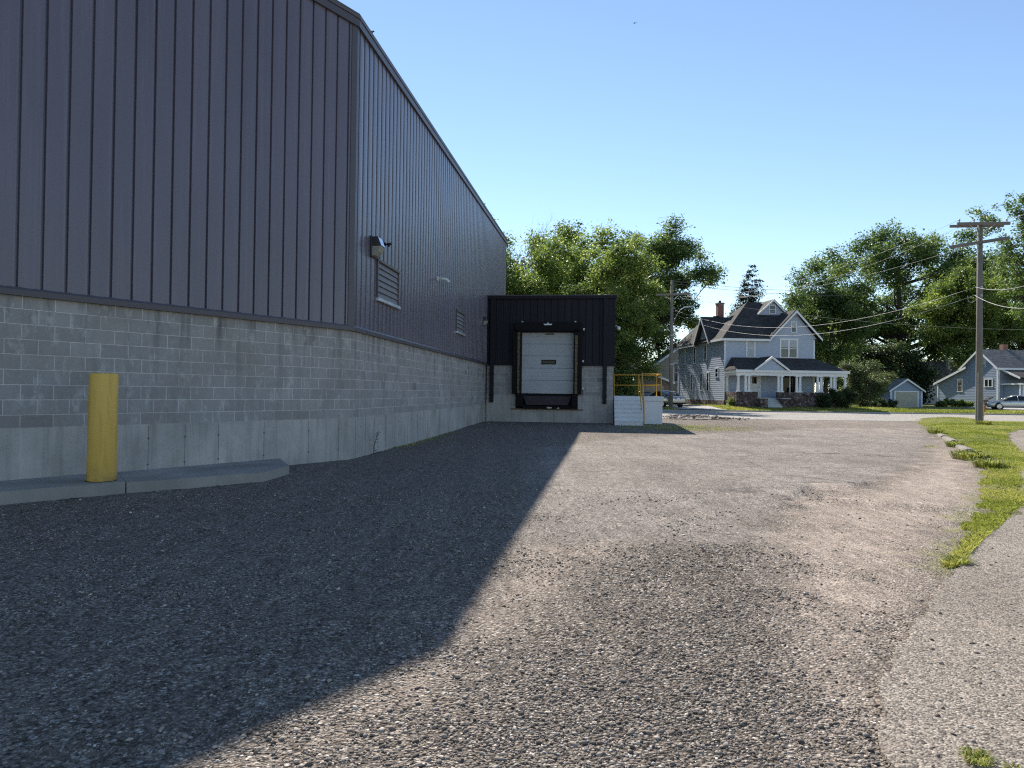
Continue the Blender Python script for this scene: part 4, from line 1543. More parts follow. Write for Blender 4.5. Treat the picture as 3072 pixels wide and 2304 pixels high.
# --- roofs
o = .36
rz_ = 10.25
mb = MB()
A = (-o, -o, EV - .12); B = (8.3 + o, -o, EV - .12); C_ = (8.3 + o, 8.4, EV - .12); D_ = (-o, 8.4, EV - .12)
R1, R2 = (3.72, 4.0, rz_), (4.95, 4.0, rz_)
E0 = EV - .12
Q1 = (4.1, .15, E0 + .883 * .51)
Q2 = (8.66 - .51 * .8509, .15, Q1[2])
for f in ((A, (4.1, -o, E0), Q1, Q2, R2, R1), ((8.66, .15, E0), C_, R2, Q2), (C_, D_, R1, R2), (D_, A, R1)):
    mb.slab(f, .10)
# front gable planes
z_ap, xa = 9.02, 6.43
for xe, sg in ((4.02, -1), (8.84, 1)):
    ze = 6.50
    f = [(xe, -.42, ze), (xa, -.42, z_ap), (xa, 2.9, z_ap), (xe, 2.9, ze)]
    mb.slab(f if sg < 0 else f[::-1], -.09 if sg < 0 else -.09)
# left cross gable
ya, zg = 4.75, 8.78
for ye, sg in ((2.62, -1), (6.88, 1)):
    f = [(-.5, ye, 6.28), (-.5, ya, zg), (3.0, ya, zg), (3.0, ye, 6.28)]
    mb.slab(f, .09)
# rear wing, hipped
E = 6.38
q = [(-o, 6.6, E), (-o, 13.3, E), (4.7, 13.3, E), (4.7, 6.6, E)]
r1, r2 = (2.1, 6.6, 9.2), (2.1, 11.1, 9.2)
mb.slab([q[0], r1, r2, q[1]][::-1], .09).slab([q[1], r2, q[2]][::-1], .09).slab([q[2], r2, r1, q[3]][::-1], .09)
roof = mb.build('roof', MT['shingle'], house)
mb = MB()
# fascias and rake boards
mb.box(-o - .02, 4.1, -o - .03, -o + .005, EV - .30, EV - .10)
mb.box(-o - .03, -o + .003, -o, 2.7, EV - .30, EV - .10)
mb.box(-o, 4.1, -o + .006, .0, EV - .30, EV - .27)
mb.box(-o - .03, -o + .003, 6.85, 13.3, E - .22, E - .01)
for xe in (4.02, 8.84):
    dx = .20 if xe < 6 else -.20
    mb.loft([[(xe, -.46, 6.50), (xe, -.40, 6.50), (xe, -.40, 6.30), (xe, -.46, 6.30)], [(xa, -.46, z_ap + .02), (xa, -.40, z_ap + .02), (xa, -.40, z_ap - .21), (xa, -.46, z_ap - .21)]])
for ye in (2.62, 6.88):
    mb.loft([[(-.54, ye, 6.28), (-.48, ye, 6.28), (-.48, ye, 6.08), (-.54, ye, 6.08)], [(-.54, ya, zg + .02), (-.48, ya, zg + .02), (-.48, ya, zg - .22), (-.54, ya, zg - .22)]])
mb.build('roof_trim', MT['white_trim'], house)
# chimney
ch = MB().box(1.36, 1.94, 5.2, 5.78, 7.8, 10.16).box(1.31, 1.99, 5.15, 5.83, 10.16, 10.30).build('chimney', MT['brick'], roof)
MB().lathe([(.0, 0), (.13, 0), (.11, .22), (.0, .22)], (1.65, 5.49, 10.30), 10).build('flue', MT['rubber'], ch)
MB().box(.75, 1.30, 4.66, 4.86, 8.70, 8.93).build('ridge_vent', MT['rubber'], roof)
# dormer
mb = MB()
dx0, dx1, dxa, dyz = 4.22, 6.70, 5.50, 2.45
siding(mb, FRONT(dyz), 8.75, 10.15, lambda z: (dx0 + max(0, z - 9.0) * (dxa - dx0) / 1.2, dx1 - max(0, z - 9.0) * (dx1 - dxa) / 1.2))
dm = mb.build('dormer', MT['siding_blue'], roof, fix=False)
mb = MB()
mb.slab([(dx0 - .22, dyz - .25, 8.94), (dxa, dyz - .25, 10.30), (dxa, 5.2, 10.30), (dx0 - .22, 5.2, 8.94)], .08)
mb.slab([(dx1 + .22, dyz - .25, 8.94), (dxa, dyz - .25, 10.30), (dxa, 5.2, 10.30), (dx1 + .22, 5.2, 8.94)], .08)
mb.build('dormer_roof', MT['shingle_lt'], roof)
mb = MB()
for xe in (dx0 - .22, dx1 + .22):
    mb.loft([[(xe, dyz - .29, 8.96), (xe, dyz - .24, 8.96), (xe, dyz - .24, 8.80), (xe, dyz - .29, 8.80)],
             [(dxa, dyz - .29, 10.32), (dxa, dyz - .24, 10.32), (dxa, dyz - .24, 10.14), (dxa, dyz - .29, 10.14)]])
mb.build('dormer_trim', MT['white_trim'], roof)
window(house, FRONT(dyz), 5.16, 5.82, 9.05, 9.75, fw=.08)
# windows
window(house, FRONT(0), 1.97, 2.82, 4.85, 6.36, blind=.97)
window(house, FRONT(0), 5.05, 6.76, 4.85, 6.38, cols=2, fw=.14, blind=.42)
window(house, FRONT(0), 6.06, 6.62, 7.12, 7.98, fw=.08, blind=.45)
for yc, w_, z0, z1 in ((7.8, .62, 4.55, 6.05), (4.75, .72, 4.75, 6.2), (5.8, .66, 1.85, 3.45), (4.0, .66, 1.80, 3.45), (1.75, .80, 3.05, 3.78), (8.6, .6, 1.85, 3.4), (11.0, .6, 4.6, 6.0)):
    window(house, LEFT(0), yc - w_ / 2, yc + w_ / 2, z0, z1, fw=.10, glass='glass_dark')
# downpipes on the left side
mb = MB().tube([(-.33, 12.9, 6.1), (-.10, 12.8, 5.6), (-.08, 12.8, .6)], .04, 6)
mb.build('downpipe', MT['white_trim'], house)
mb = MB().tube([(-.08, 7.2, 2.2), (-.08, 7.2, 1.0), (-.2, 7.1, .95)], .035, 6)
mb.build('downpipe', MT['white_trim'], house)

# --- porch
PY = -2.55
porch_x1 = 9.95
mb = MB()
pe, pt = 3.56, 4.76
mb.slab([(0, PY - .12, pe), (porch_x1 + .12, PY - .12, pe), (8.3, 0, pt), (.75, 0, pt)], .08)
mb.slab([(porch_x1 + .12, PY - .12, pe), (porch_x1 + .12, 5, pe), (8.3, 5, pt), (8.3, 0, pt)], .08)
mb.slab([(0, PY - .12, pe), (.75, 0, pt), (-.0, 0, pe)][::-1], .08)
proof = mb.build('porch_roof', MT['shingle'], house)
mb = MB()
mb.box(-.02, porch_x1 + .14, PY - .16, PY - .10, pe - .20, pe + .02)
mb.box(-.02, .04, PY - .10, .0, pe - .20, pe + .0)
mb.box(porch_x1 + .08, porch_x1 + .14, PY - .10, 5, pe - .20, pe + .0)
mb.box(.06, porch_x1, PY - .02, PY + .20, pe - .46, pe - .205)
mb.box(porch_x1 - .2, porch_x1 - .005, PY + .20, 5, pe - .455, pe - .207)
mb.box(.06, .26, PY + .20, 0, pe - .455, pe - .207)
mb.build('porch_beam', MT['white_trim'], house)
MB().box(.05, porch_x1, PY - .09, 5, pe - .195, pe - .15).build('porch_ceiling', MT['siding_grey'], house)
# pediment
mb = MB()
x0, x1, xm = 1.52, 4.62, 3.06
siding(mb, FRONT(PY - .17), pe, 4.55, lambda z: (x0 + .25 + (z - pe) * 1.32, x1 - .25 - (z - pe) * 1.32), .10)
pd = mb.build('pediment', MT['siding_blue'], proof, fix=False)
mb = MB()
for xe in (x0, x1):
    mb.slab([(xe, PY - .32, pe + .03), (xm, PY - .32, 4.72), (xm, -.3, 4.72), (xe, -.3, pe + .03)], .07)
mb.build('pediment_roof', MT['shingle'], pd)
mb = MB()
for xe in (x0, x1):
    mb.loft([[(xe, PY - .37, pe + .06), (xe, PY - .30, pe + .06), (xe, PY - .30, pe - .12), (xe, PY - .37, pe - .12)],
             [(xm, PY - .37, 4.76), (xm, PY - .30, 4.76), (xm, PY - .30, 4.55), (xm, PY - .37, 4.55)]])
mb.build('pediment_trim', MT['white_trim'], pd)
WT = 1.70
mb = MB().box(.05, 1.92, PY - .12, PY + .33, HG - .4, WT).box(3.72, porch_x1 + .05, PY - .12, PY + .33, HG - .4, WT)
mb.box(.05, .42, PY + .33, -.05, HG - .4, WT - .02).box(porch_x1 - .35, porch_x1 + .05, PY + .33, 4.8, HG - .4, WT - .02)
mb.build('porch_wall', MT['stone'], house, bevel=.02)
MB().box(.42, porch_x1 - .35, PY + .33, -.05, .9, 1.18).build('porch_floor', MT['siding_grey'], house)
for x0_ in (1.82, 3.72):
    pr = MB().box(x0_ - .02, x0_ + .62, PY - .95, PY - .13, HG - .4, 1.12).build('step_pier', MT['stone'], house)
    MB().box(x0_ - .08, x0_ + .68, PY - 1.0, PY - .125, 1.122, 1.22).build('cap', MT['sidewalk'], pr)
mb = MB()
for i in range(5):
    mb.box(2.46, 3.70, PY - .95 + i * .26, PY + .4, HG - .2 + (0 if i == 0 else .0), HG + .02 + (i + 1) * .148)
mb.build('porch_steps', MT['siding_grey'], house)


def column(x, y, z0=None):
    mb = MB()
    zb = WT if z0 is None else z0
    mb.box(x - .15, x + .15, y - .15, y + .15, zb, zb + .08).box(x - .14, x + .14, y - .14, y + .14, pe - .54, pe - .465)
    mb.lathe([(.0, zb + .08), (.125, zb + .08), (.118, zb + .5), (.095, pe - .56), (.0, pe - .54)], (x, y, 0), 14)
    return mb.build('column', MT['white_trim'], house)


fy = PY + .10
for x in (.28, .92, 1.22, 3.82, 4.12, 5.45, 5.75, 7.32, 7.62, 8.52, 8.80, 9.78):
    column(x, fy)
column(.20, -.22)
for y in (-.9, 1.4, 3.6):
    column(9.78, y)
# door and porch windows
d = MB().box(2.36, 3.22, -.075, -.021, 1.18, 3.24).build('front_door', MT['white_trim'], house)
MB().box(2.52, 2.95, -.082, -.076, 2.45, 3.02).build('pane', MT['glass_dark'], d)
MB().box(2.24, 2.36, -.09, -.02, 1.18, 3.36).box(3.22, 3.34, -.09, -.02, 1.18, 3.36).box(2.36, 3.22, -.09, -.02, 3.24, 3.36).build('door_frame', MT['white_trim'], d)
MB().blob((3.12, -.11, 2.1), (.03, .03, .03), 1, 0).build('handle', MT['galv'], d, True)
wn = window(house, FRONT(0), 5.0, 7.05, 1.55, 3.35, cols=2, fw=.15, double=False, glass='glass_dark')
# white chair on the porch
ct = thing('porch_chair', 'white chair standing on the blue house porch', 'chair', Matrix.Translation((HX, HY, 0)) @ Matrix.Rotation(HAZ, 4, 'Z') @ Vector((6.55, -1.2, 1.18)), HAZ + .4)
MB().box(-.26, .26, -.25, .25, .40, .44).build('seat', MT['white_plastic'], ct, bevel=.01)
MB().slab([(-.26, .25, .44), (.26, .25, .44), (.24, .36, .98), (-.24, .36, .98)], .03).build('backrest', MT['white_plastic'], ct, bevel=.01)
for x, y in ((-.23, -.22), (.23, -.22), (-.23, .22), (.23, .22)):
    MB().tube([(x, y, .40), (x * 1.08, y * 1.08, 0)], .022, 6).build('leg', MT['white_plastic'], ct)
for x in (-.28, .28):
    MB().box(x - .03, x + .03, -.24, .30, .62, .65).build('armrest', MT['white_plastic'], ct)

# --- slate-blue cottage on the right
p = at(2993.7, 1217, 80)
cot = thing('blue_cottage', 'slate blue cottage with white trim behind the parked grey car', 'house', (p.x, p.y, 0), HAZ)
cz = .42
mb = MB()
mb.box(.01, 9.0, .01, 9.9, cz - .6, 3.3)
mb.box(.01, 9.0, .01, 5.4, 3.3, 4.9)


def cext(z):
    far = 10.0 - max(0.0, z - 3.25) * (10.0 - 5.0) / 1.9 if z < 5.0 else 5.45 - (z - 5.0) * 2.8 / 1.95
    near = 0.0 if z < 5.0 else (z - 5.0) * 2.65 / 1.95
    return near, max(near, far)


siding(mb, LEFT(0), cz + .25, 6.94, cext, .19, .016)
siding(mb, FRONT(0), cz + .25, 4.98, lambda z: (0, 9.0), .17, .014)
mb.build('wall', MT['siding_navy'], cot, fix=False)
MB().box(-.02, 9.02, -.02, 9.95, cz - .6, cz + .25).build('foundation', MT['sidewalk'], cot)
mb = MB()
mb.slab([(-.35, -.35, 4.82), (9.3, -.35, 4.82), (9.3, 2.65, 7.08), (-.35, 2.65, 7.08)], .12)
mb.slab([(-.35, 5.85, 4.82), (9.3, 5.85, 4.82), (9.3, 2.65, 7.08), (-.35, 2.65, 7.08)][::-1], .12)
mb.slab([(-.35, 10.3, 3.20), (9.3, 10.3, 3.20), (9.3, 5.0, 5.0), (-.35, 5.0, 5.0)][::-1], .12)
croof = mb.build('roof', MT['shingle_gr'], cot)
MB().box(3.0, 3.6, 2.9, 3.5, 6.8, 7.75).build('chimney', MT['brick'], croof)
mb = MB()
for (ya_, za), (yb, zb_) in (((-.35, 4.82), (2.65, 7.08)), ((5.85, 4.82), (2.65, 7.08)), ((10.3, 3.20), (4.6, 5.14))):
    mb.loft([[(-.40, ya_, za + .02), (-.34, ya_, za + .02), (-.34, ya_, za - .24), (-.40, ya_, za - .24)], [(-.40, yb, zb_ + .02), (-.34, yb, zb_ + .02), (-.34, yb, zb_ - .24), (-.40, yb, zb_ - .24)]])
mb.box(-.35, 9.3, -.40, -.34, 4.62, 4.84)
for a, m in ((0, LEFT(0)), (9.86, LEFT(0)), (0, FRONT(0))):
    mb.obox(m, a - .02, a + .16, .001, .045, cz + .25, 4.6 if a < 5 else 3.1)
mb.build('trim_boards', MT['white_trim'], cot)
window(cot, LEFT(0), 5.55, 6.45, 2.2, 3.6, fw=.13)
window(cot, LEFT(0), .75, 2.05, 2.75, 3.55, cols=2, fw=.12, double=False)
window(cot, LEFT(0), 1.85, 2.5, 5.1, 6.35, fw=.10, blind=.9)
# front porch
mb = MB()
mb.slab([(.35, -2.7, 3.72), (9.3, -2.7, 3.72), (9.3, 0, 4.75), (.35, 0, 4.75)], .10)
mb.slab([(.30, -3.1, 3.02), (9.3, -3.1, 3.02), (9.3, -.03, 3.12), (.30, -.03, 3.12)], .12)
cp = mb.build('porch_roof', MT['shingle'], cot)
mb = MB()
mb.loft([[(.30, -2.74, 3.76), (.35, -2.74, 3.76), (.35, -2.74, 3.54), (.30, -2.74, 3.54)], [(.30, 0, 4.79), (.35, 0, 4.79), (.35, 0, 4.57), (.30, 0, 4.57)]])
mb.box(.27, 9.3, -3.15, -3.09, 2.90, 3.06).box(.26, .31, -3.08, -.03, 2.92, 3.09)
mb.box(.36, .48, -2.7, -2.58, cz, 2.9).box(2.9, 3.05, -2.72, -2.56, cz, 2.9)
mb.build('porch_trim', MT['white_trim'], cp)
mb = MB()
siding(mb, FRONT(-2.2), cz + .2, 2.95, lambda z: (.62, 2.9), .15, .024)
mb.box(.62, 2.9, -2.19, -.05, cz, 2.95)
mb.build('porch_room', MT['siding_navy'], cot, fix=False)
window(cot, FRONT(-2.2), 1.05, 2.45, 1.35, 2.75, cols=2, fw=.14, double=False, blind=.55)

# --- small dark blue garage
p = at(2671, 1224, 80)
gar = thing('blue_garage', 'small dark blue garage with a beige overhead door', 'garage', (p.x, p.y, 0), rad(2))
gw, gh, gp, gb = 3.65, 2.20, 3.42, .20
mb = MB().box(.01, gw - .01, .01, 5.5, gb - .3, gh)
siding(mb, FRONT(0), gb, gh, lambda z: (0, gw), .14)
siding(mb, FRONT(0), gh, gp, lambda z: ((z - gh) * gw / 2 / (gp - gh), gw - (z - gh) * gw / 2 / (gp - gh)), .14)
siding(mb, LEFT(0), gb, gh, lambda z: (0, 5.5), .14)
mb.build('wall', MT['siding_navy'], gar, fix=False)
mb = MB()
for xe in (-.25, gw + .25):
    mb.slab([(xe, -.25, gh - .10), (gw / 2, -.25, gp + .06), (gw / 2, 5.7, gp + .06), (xe, 5.7, gh - .10)], .07)
mb.build('roof', MT['shingle_gr'], gar)
mb = MB()
for xe in (-.25, gw + .25):
    mb.loft([[(xe, -.29, gh - .08), (xe, -.24, gh - .08), (xe, -.24, gh - .26), (xe, -.29, gh - .26)], [(gw / 2, -.29, gp + .08), (gw / 2, -.24, gp + .08), (gw / 2, -.24, gp - .12), (gw / 2, -.29, gp - .12)]])
mb.box(-.02, .12, -.04, -.019, gb, gh - .1).box(gw - .12, gw + .02, -.04, -.019, gb, gh - .1)
mb.box(.42, .56, -.06, -.02, gb, 2.12).box(gw - .56, gw - .42, -.06, -.02, gb, 2.12).box(.56, gw - .56, -.06, -.02, 2.0, 2.12)
mb.build('trim_boards', MT['white_trim'], gar)
mb = MB()
for i in range(9):
    z0 = gb + .02 + i * .197
    mb.box(.56, gw - .56, -.045 + .004 * (i % 2), -.022, z0, z0 + .190)
mb.build('garage_door', MT['cream_door'], gar, bevel=.01)

# --- tan house and brown garage behind the pole on the left
p = at(1960, 1190, 88)
tan = thing('tan_house', 'tan house with a white rake board behind the utility pole', 'house', (p.x, p.y, 0), rad(-3))
tw = 9.0
mb = MB().box(.0, tw, .0, 9, -.2, 5.0)
mb.face([(0, -.001, 5.0), (tw, -.001, 5.0), (tw / 2, -.001, 8.2)])
mb.build('wall', MT['siding_tan'], tan)
mb = MB()
for xe in (-.55, tw + .55):
    mb.slab([(xe, -.5, 4.62), (tw / 2, -.5, 8.35), (tw / 2, 9.4, 8.35), (xe, 9.4, 4.62)], .10)
mb.build('roof', MT['shingle_lt'], tan)
mb = MB()
for xe in (-.55, tw + .55):
    mb.loft([[(xe, -.58, 4.66), (xe, -.49, 4.66), (xe, -.49, 4.36), (xe, -.58, 4.36)], [(tw / 2, -.58, 8.4), (tw / 2, -.49, 8.4), (tw / 2, -.49, 8.08), (tw / 2, -.58, 8.08)]])
mb.build('rake_board', MT['white_trim'], tan)
window(tan, FRONT(0), 2.4, 3.5, 3.0, 5.2, fw=.14)
p = at(1900, 1200, 80)
bg_ = thing('brown_garage', 'grey-brown garage with a white roof edge behind the yellow railing', 'garage', (p.x, p.y, 0), rad(-3))
bw = 4.1
mb = MB().box(0, bw, 0, 7, -.2, 2.9)
mb.face([(0, -.001, 2.9), (bw, -.001, 2.9), (0.4, -.001, 4.6)])
mb.build('wall', MT['siding_brown'], bg_)
mb = MB().slab([(-.3, -.4, 4.62), (bw + .45, -.4, 2.72), (bw + .45, 7.3, 2.72), (-.3, 7.3, 4.62)], .10)
mb.build('roof', MT['shingle_lt'], bg_)
MB().loft([[(bw + .46, -.48, 2.76), (bw + .46, -.39, 2.76), (bw + .46, -.39, 2.52), (bw + .46, -.48, 2.52)], [(-.3, -.48, 4.66), (-.3, -.39, 4.66), (-.3, -.39, 4.42), (-.3, -.48, 4.42)]]).build('rake_board', MT['white_trim'], bg_)
MB().box(.5, 3.4, -.04, -.002, .0, 2.3).build('garage_door', MT['siding_tan'], bg_)
# --- pale house hidden among the trees
p = at(2772, 1150, 106)
gh_ = thing('grey_house', 'pale grey house half hidden behind the tall maple', 'house', (p.x, p.y, 0), rad(8))
mb = MB().box(0, 9, 0, 8, -.5, 4.4)
mb.build('wall', MT['siding_grey'], gh_)
mb = MB().slab([(-.4, -.4, 4.3), (9.4, -.4, 4.3), (9.4, 4, 7.0), (-.4, 4, 7.0)], .12).slab([(-.4, 8.4, 4.3), (9.4, 8.4, 4.3), (9.4, 4, 7.0), (-.4, 4, 7.0)][::-1], .12)
mb.build('roof', MT['shingle_gr'], gh_)
MB().box(5.6, 6.0, 2.0, 2.4, 5.5, 7.4).build('chimney', MT['siding_grey'], gh_)

# ================================================================== utility poles and wires
p = G(2228 * 1.0 + 0, 1279, .1)
POLE_Y = 33.3
b = at(2937, 1278, POLE_Y)
pz = float(gz(b.x, b.y)) + .05
ptop = at(2933, 667, POLE_Y)
pole = thing('utility_pole', 'tall weathered wooden utility pole standing on the grass verge', 'utility pole', (b.x, b.y, pz - .15), 0)
H1 = ptop.z - pz + .15
mb = MB().tube([(0, 0, -.3), (0, 0, .3), (0, 0, H1 * .5), (0, 0, H1)], [.165, .16, .135, .112], 16)
mb.build('pole_shaft', MT['pole'], pole, True)


def arm(parent, z, half_l, half_r, ang, tilt, sec=.115, name='crossarm', yoff=-.17):
    ca, sa = math.cos(ang), math.sin(ang)
    mb = MB()
    m = lambda a, d_, zz_: (a * ca - (d_ + yoff) * sa, a * sa + (d_ + yoff) * ca, z + a * tilt + zz_)
    mb.obox(m, -half_l, half_r, -sec / 2, sec / 2, -sec * .6, sec * .6)
    return mb.build(name, MT['pole_dark'], parent, bevel=.008), m


a1, m1 = arm(pole, H1 - .10, 1.02, 1.18, rad(-14), -.03)
a2, m2 = arm(pole, H1 - .98, 1.22, 1.25, rad(-52), .02)
a1b, m1b = arm(pole, H1 - .13, 1.22, 1.05, rad(-14), -.03, .10, yoff=.17)
mb = MB()
for sg in (-1, 1):
    mb.tube([m1(sg * .52, -.07, -.05), (sg * .05, -.13, H1 - .62)], .012, 5)
    mb.tube([m1(sg * .50, .3, -.05), (sg * .05, .13, H1 - .62)], .012, 5)
mb.build('brace', MT['galv'], pole)
ins = []
for m, a in ((m1, -.92), (m1, -.30), (m1, 1.05), (m2, -1.08), (m2, 1.10)):
    c = m(a, 0, .07)
    MB().lathe([(.0, 0), (.02, 0), (.02, .05), (.05, .06), (.035, .10), (.05, .12), (.03, .16), (0, .165)], c, 10).build('insulator', MT['porcelain'], pole, True)
    ins.append(Vector(c) + Vector((b.x, b.y, pz - .15)) + Vector((0, 0, .12)))
mb = MB()
cl = [at(2926, 861, POLE_Y - .16), at(2924, 886, POLE_Y - .16)]
for c in cl:
    l = c - Vector((b.x, b.y, pz - .15))
    mb.lathe([(0, -.05), (.045, -.05), (.045, .05), (0, .05)], (0, -.13, l.z), 8).tube([(0, -.02, l.z), (0, -.20, l.z)], .02, 6)
mb.build('cable_clamp', MT['galv'], pole)
mb = MB().tube([at(2903, 887, POLE_Y - .4) - Vector((b.x, b.y, pz - .15)), at(2905, 905, POLE_Y - .4) - Vector((b.x, b.y, pz - .15)), at(2915, 908, POLE_Y - .2) - Vector((b.x, b.y, pz - .15)),
                at(2934, 897, POLE_Y - .16) - Vector((b.x, b.y, pz - .15))], .010, 5)
mb.build('service_loop', MT['wire'], pole)
mb = MB().tube([(-.13, -.10, -.0), (-.125, -.10, 2.6)], .018, 6)
mb.build('ground_conduit', MT['galv'], pole)

POLE2_Y = 59.0
b2 = at(2012.5, 1219, POLE2_Y)
t2 = at(2012.5, 841, POLE2_Y)
z2 = float(lawn_z(b2.x, b2.y))
pole2 = thing('utility_pole', 'thinner wooden utility pole with a street lamp left of the blue house', 'utility pole', (b2.x, b2.y, z2 - .15), 0)
H2 = t2.z - z2 + .15
MB().tube([(0, 0, -.3), (0, 0, H2 * .5), (0, 0, H2)], [.175, .15, .115], 14).build('pole_shaft', MT['pole'], pole2, True)
zc = at(2012, 884, POLE2_Y).z - z2 + .15
ar, mm = arm(pole2, zc, 1.25, 1.45, rad(-18), .0, .12)
mb = MB()
for sg in (-1, 1):
    mb.tube([mm(sg * .6, -.07, -.05), (sg * .05, -.13, zc - .55)], .015, 5)
mb.build('brace', MT['galv'], pole2)
zl = at(2020, 950, POLE2_Y).z - z2 + .15
mb = MB().tube([(.12, -.1, zl - .5), (.35, -.25, zl + .1), (.62, -.45, zl + .55), (.92, -.65, zl + .70)], .03, 8)
la = mb.build('lamp_arm', MT['galv'], pole2, True)
mb = MB().loft([[(.85, -.72, zl + .64), (.85, -.55, zl + .64), (.85, -.55, zl + .78), (.85, -.72, zl + .78)], [(1.55, -1.12, zl + .72), (1.55, -.95, zl + .72), (1.55, -.95, zl + .80), (1.55, -1.12, zl + .80)]])
mb.build('lamp_head', MT['galv'], la, bevel=.02)
mb = MB()
for zz_ in (1.55, 6.2, 3.8):
    mb.lathe([(0, zz_), (.185, zz_), (.185, zz_ + .07), (0, zz_ + .07)], (0, 0, 0), 14)
mb.build('pole_band', MT['galv'], pole2)


def wire(label, a, b_, sag, r=.0068, m='wire', group='overhead power lines'):
    a, b_ = Vector(a), Vector(b_)
    n_ = 28
    pts = []
    for i in range(n_ + 1):
        t = i / n_
        pts.append(a.lerp(b_, t) - Vector((0, 0, sag * 4 * t * (1 - t))))
    o_ = MB().tube(pts, r, 5).build('power_line', MT[m], None, True)
    return tag(o_, label, 'power line', group)


P2 = lambda px, py: at(px, py, POLE2_Y - .3)
wire('topmost pale wire from the near pole arm sweeping left over the blue house', ins[1], P2(2062, 887), 1.35)
wire('second pale wire from the near pole arm sweeping left over the blue house', ins[0], P2(2040, 889), 1.05)
wire('third pale wire leaving the lower crossarm of the near pole to the left', at(2929, 730, POLE_Y - .2), P2(1990, 893), 1.0)
wire('thick pale cable crossing in front of the blue house roof, the upper of two', cl[0], P2(2012, 925), 1.75, .010)
wire('thick pale cable crossing in front of the blue house roof, the lower of two', cl[1], P2(2014, 938), 1.90, .010)
wire('pale cable sagging right from the near pole, upper of two', cl[0], at(3260, 760, 24), .55, .011)
wire('pale cable sagging right from the near pole, lower of two', cl[1], at(3300, 845, 24), .75, .011)
wire('thin wire rising right from the top arm of the near pole', ins[2], at(3300, 440, 17), .4, .008)
wire('thin wire rising right from the lower arm of the near pole', ins[4], at(3300, 560, 17), .4, .008)
wire('thin dark wire right of the far pole top', at(2014, 843, POLE2_Y), at(2640, 868, 92), .5, .016, 'wire_dark')
wire('lower thin dark wire right of the far pole top', at(2014, 850, POLE2_Y), at(2640, 884, 92), .5, .016, 'wire_dark')
wire('faint low wire passing the tall maple trunk', at(2040, 893, POLE2_Y), at(3200, 990, 60), .7, .009)

# marker rod and hydrant
p = G(2951, 1264, .14)
mk = thing('marker_rod', 'thin orange marker rod beside the near utility pole', 'marker rod', (p.x, p.y, .12))
MB().tube([(0, 0, 0), (-.03, 0, 1.3), (-.09, 0, 2.55)], .018, 6).build('rod', MT['orange'], mk)
mb = MB()
for zz_ in (1.9, 2.1, 2.3):
    mb.tube([(-.03 - .06 * (zz_ - 1.3) / 1.25, 0, zz_), (-.03 - .06 * (zz_ + .1 - 1.3) / 1.25, 0, zz_ + .1)], .021, 6)
mb.build('stripes', MT['red'], mk)
MB().tube([(0, 0, .30), (-.008, 0, .85)], .035, 8).build('sleeve', MT['yellow'], mk)
p = at(2953, 1232, 58)
hy = thing('fire_hydrant', 'small orange hydrant in the grass across the street', 'fire hydrant', (p.x, p.y, float(lawn_z(p.x, p.y))))
MB().lathe([(0, 0), (.14, 0), (.14, .04), (.09, .05), (.09, .44), (.12, .45), (.12, .49), (.09, .50), (.06, .58), (.03, .60), (0, .62)], (0, 0, 0), 14).build('barrel', MT['red'], hy, True)
for sg in (-1, 1):
    MB().lathe([(0, sg * .08), (.045, sg * .08), (.045, sg * .15), (0, sg * .16)], (0, 0, .36), 10, 'x').build('outlet_cap', MT['orange'], hy)
# covered grill beside the cottage
p = at(2948, 1222, 77)
gr_ = thing('patio_grill', 'brown patio grill with a black lid beside the cottage', 'grill', (p.x, p.y, float(lawn_z(p.x, p.y))))
MB().box(-.55, .45, -.3, .3, .55, .80).build('grill_box', MT['rust_ledge'], gr_, bevel=.03)
MB().slab([(.40, -.32, .78), (.40, .32, .78), (1.05, .32, 1.12), (1.05, -.32, 1.12)], .10).build('lid', MT['rubber'], gr_, bevel=.03)
MB().box(-.75, .5, -.33, .33, .802, .86).build('shelf', MT['cream_door'], gr_)
for x, y in ((-.48, -.24), (.38, -.24), (-.48, .24), (.38, .24)):
    MB().box(x - .04, x + .04, y - .04, y + .04, 0, .55).build('leg', MT['rust_ledge'], gr_)

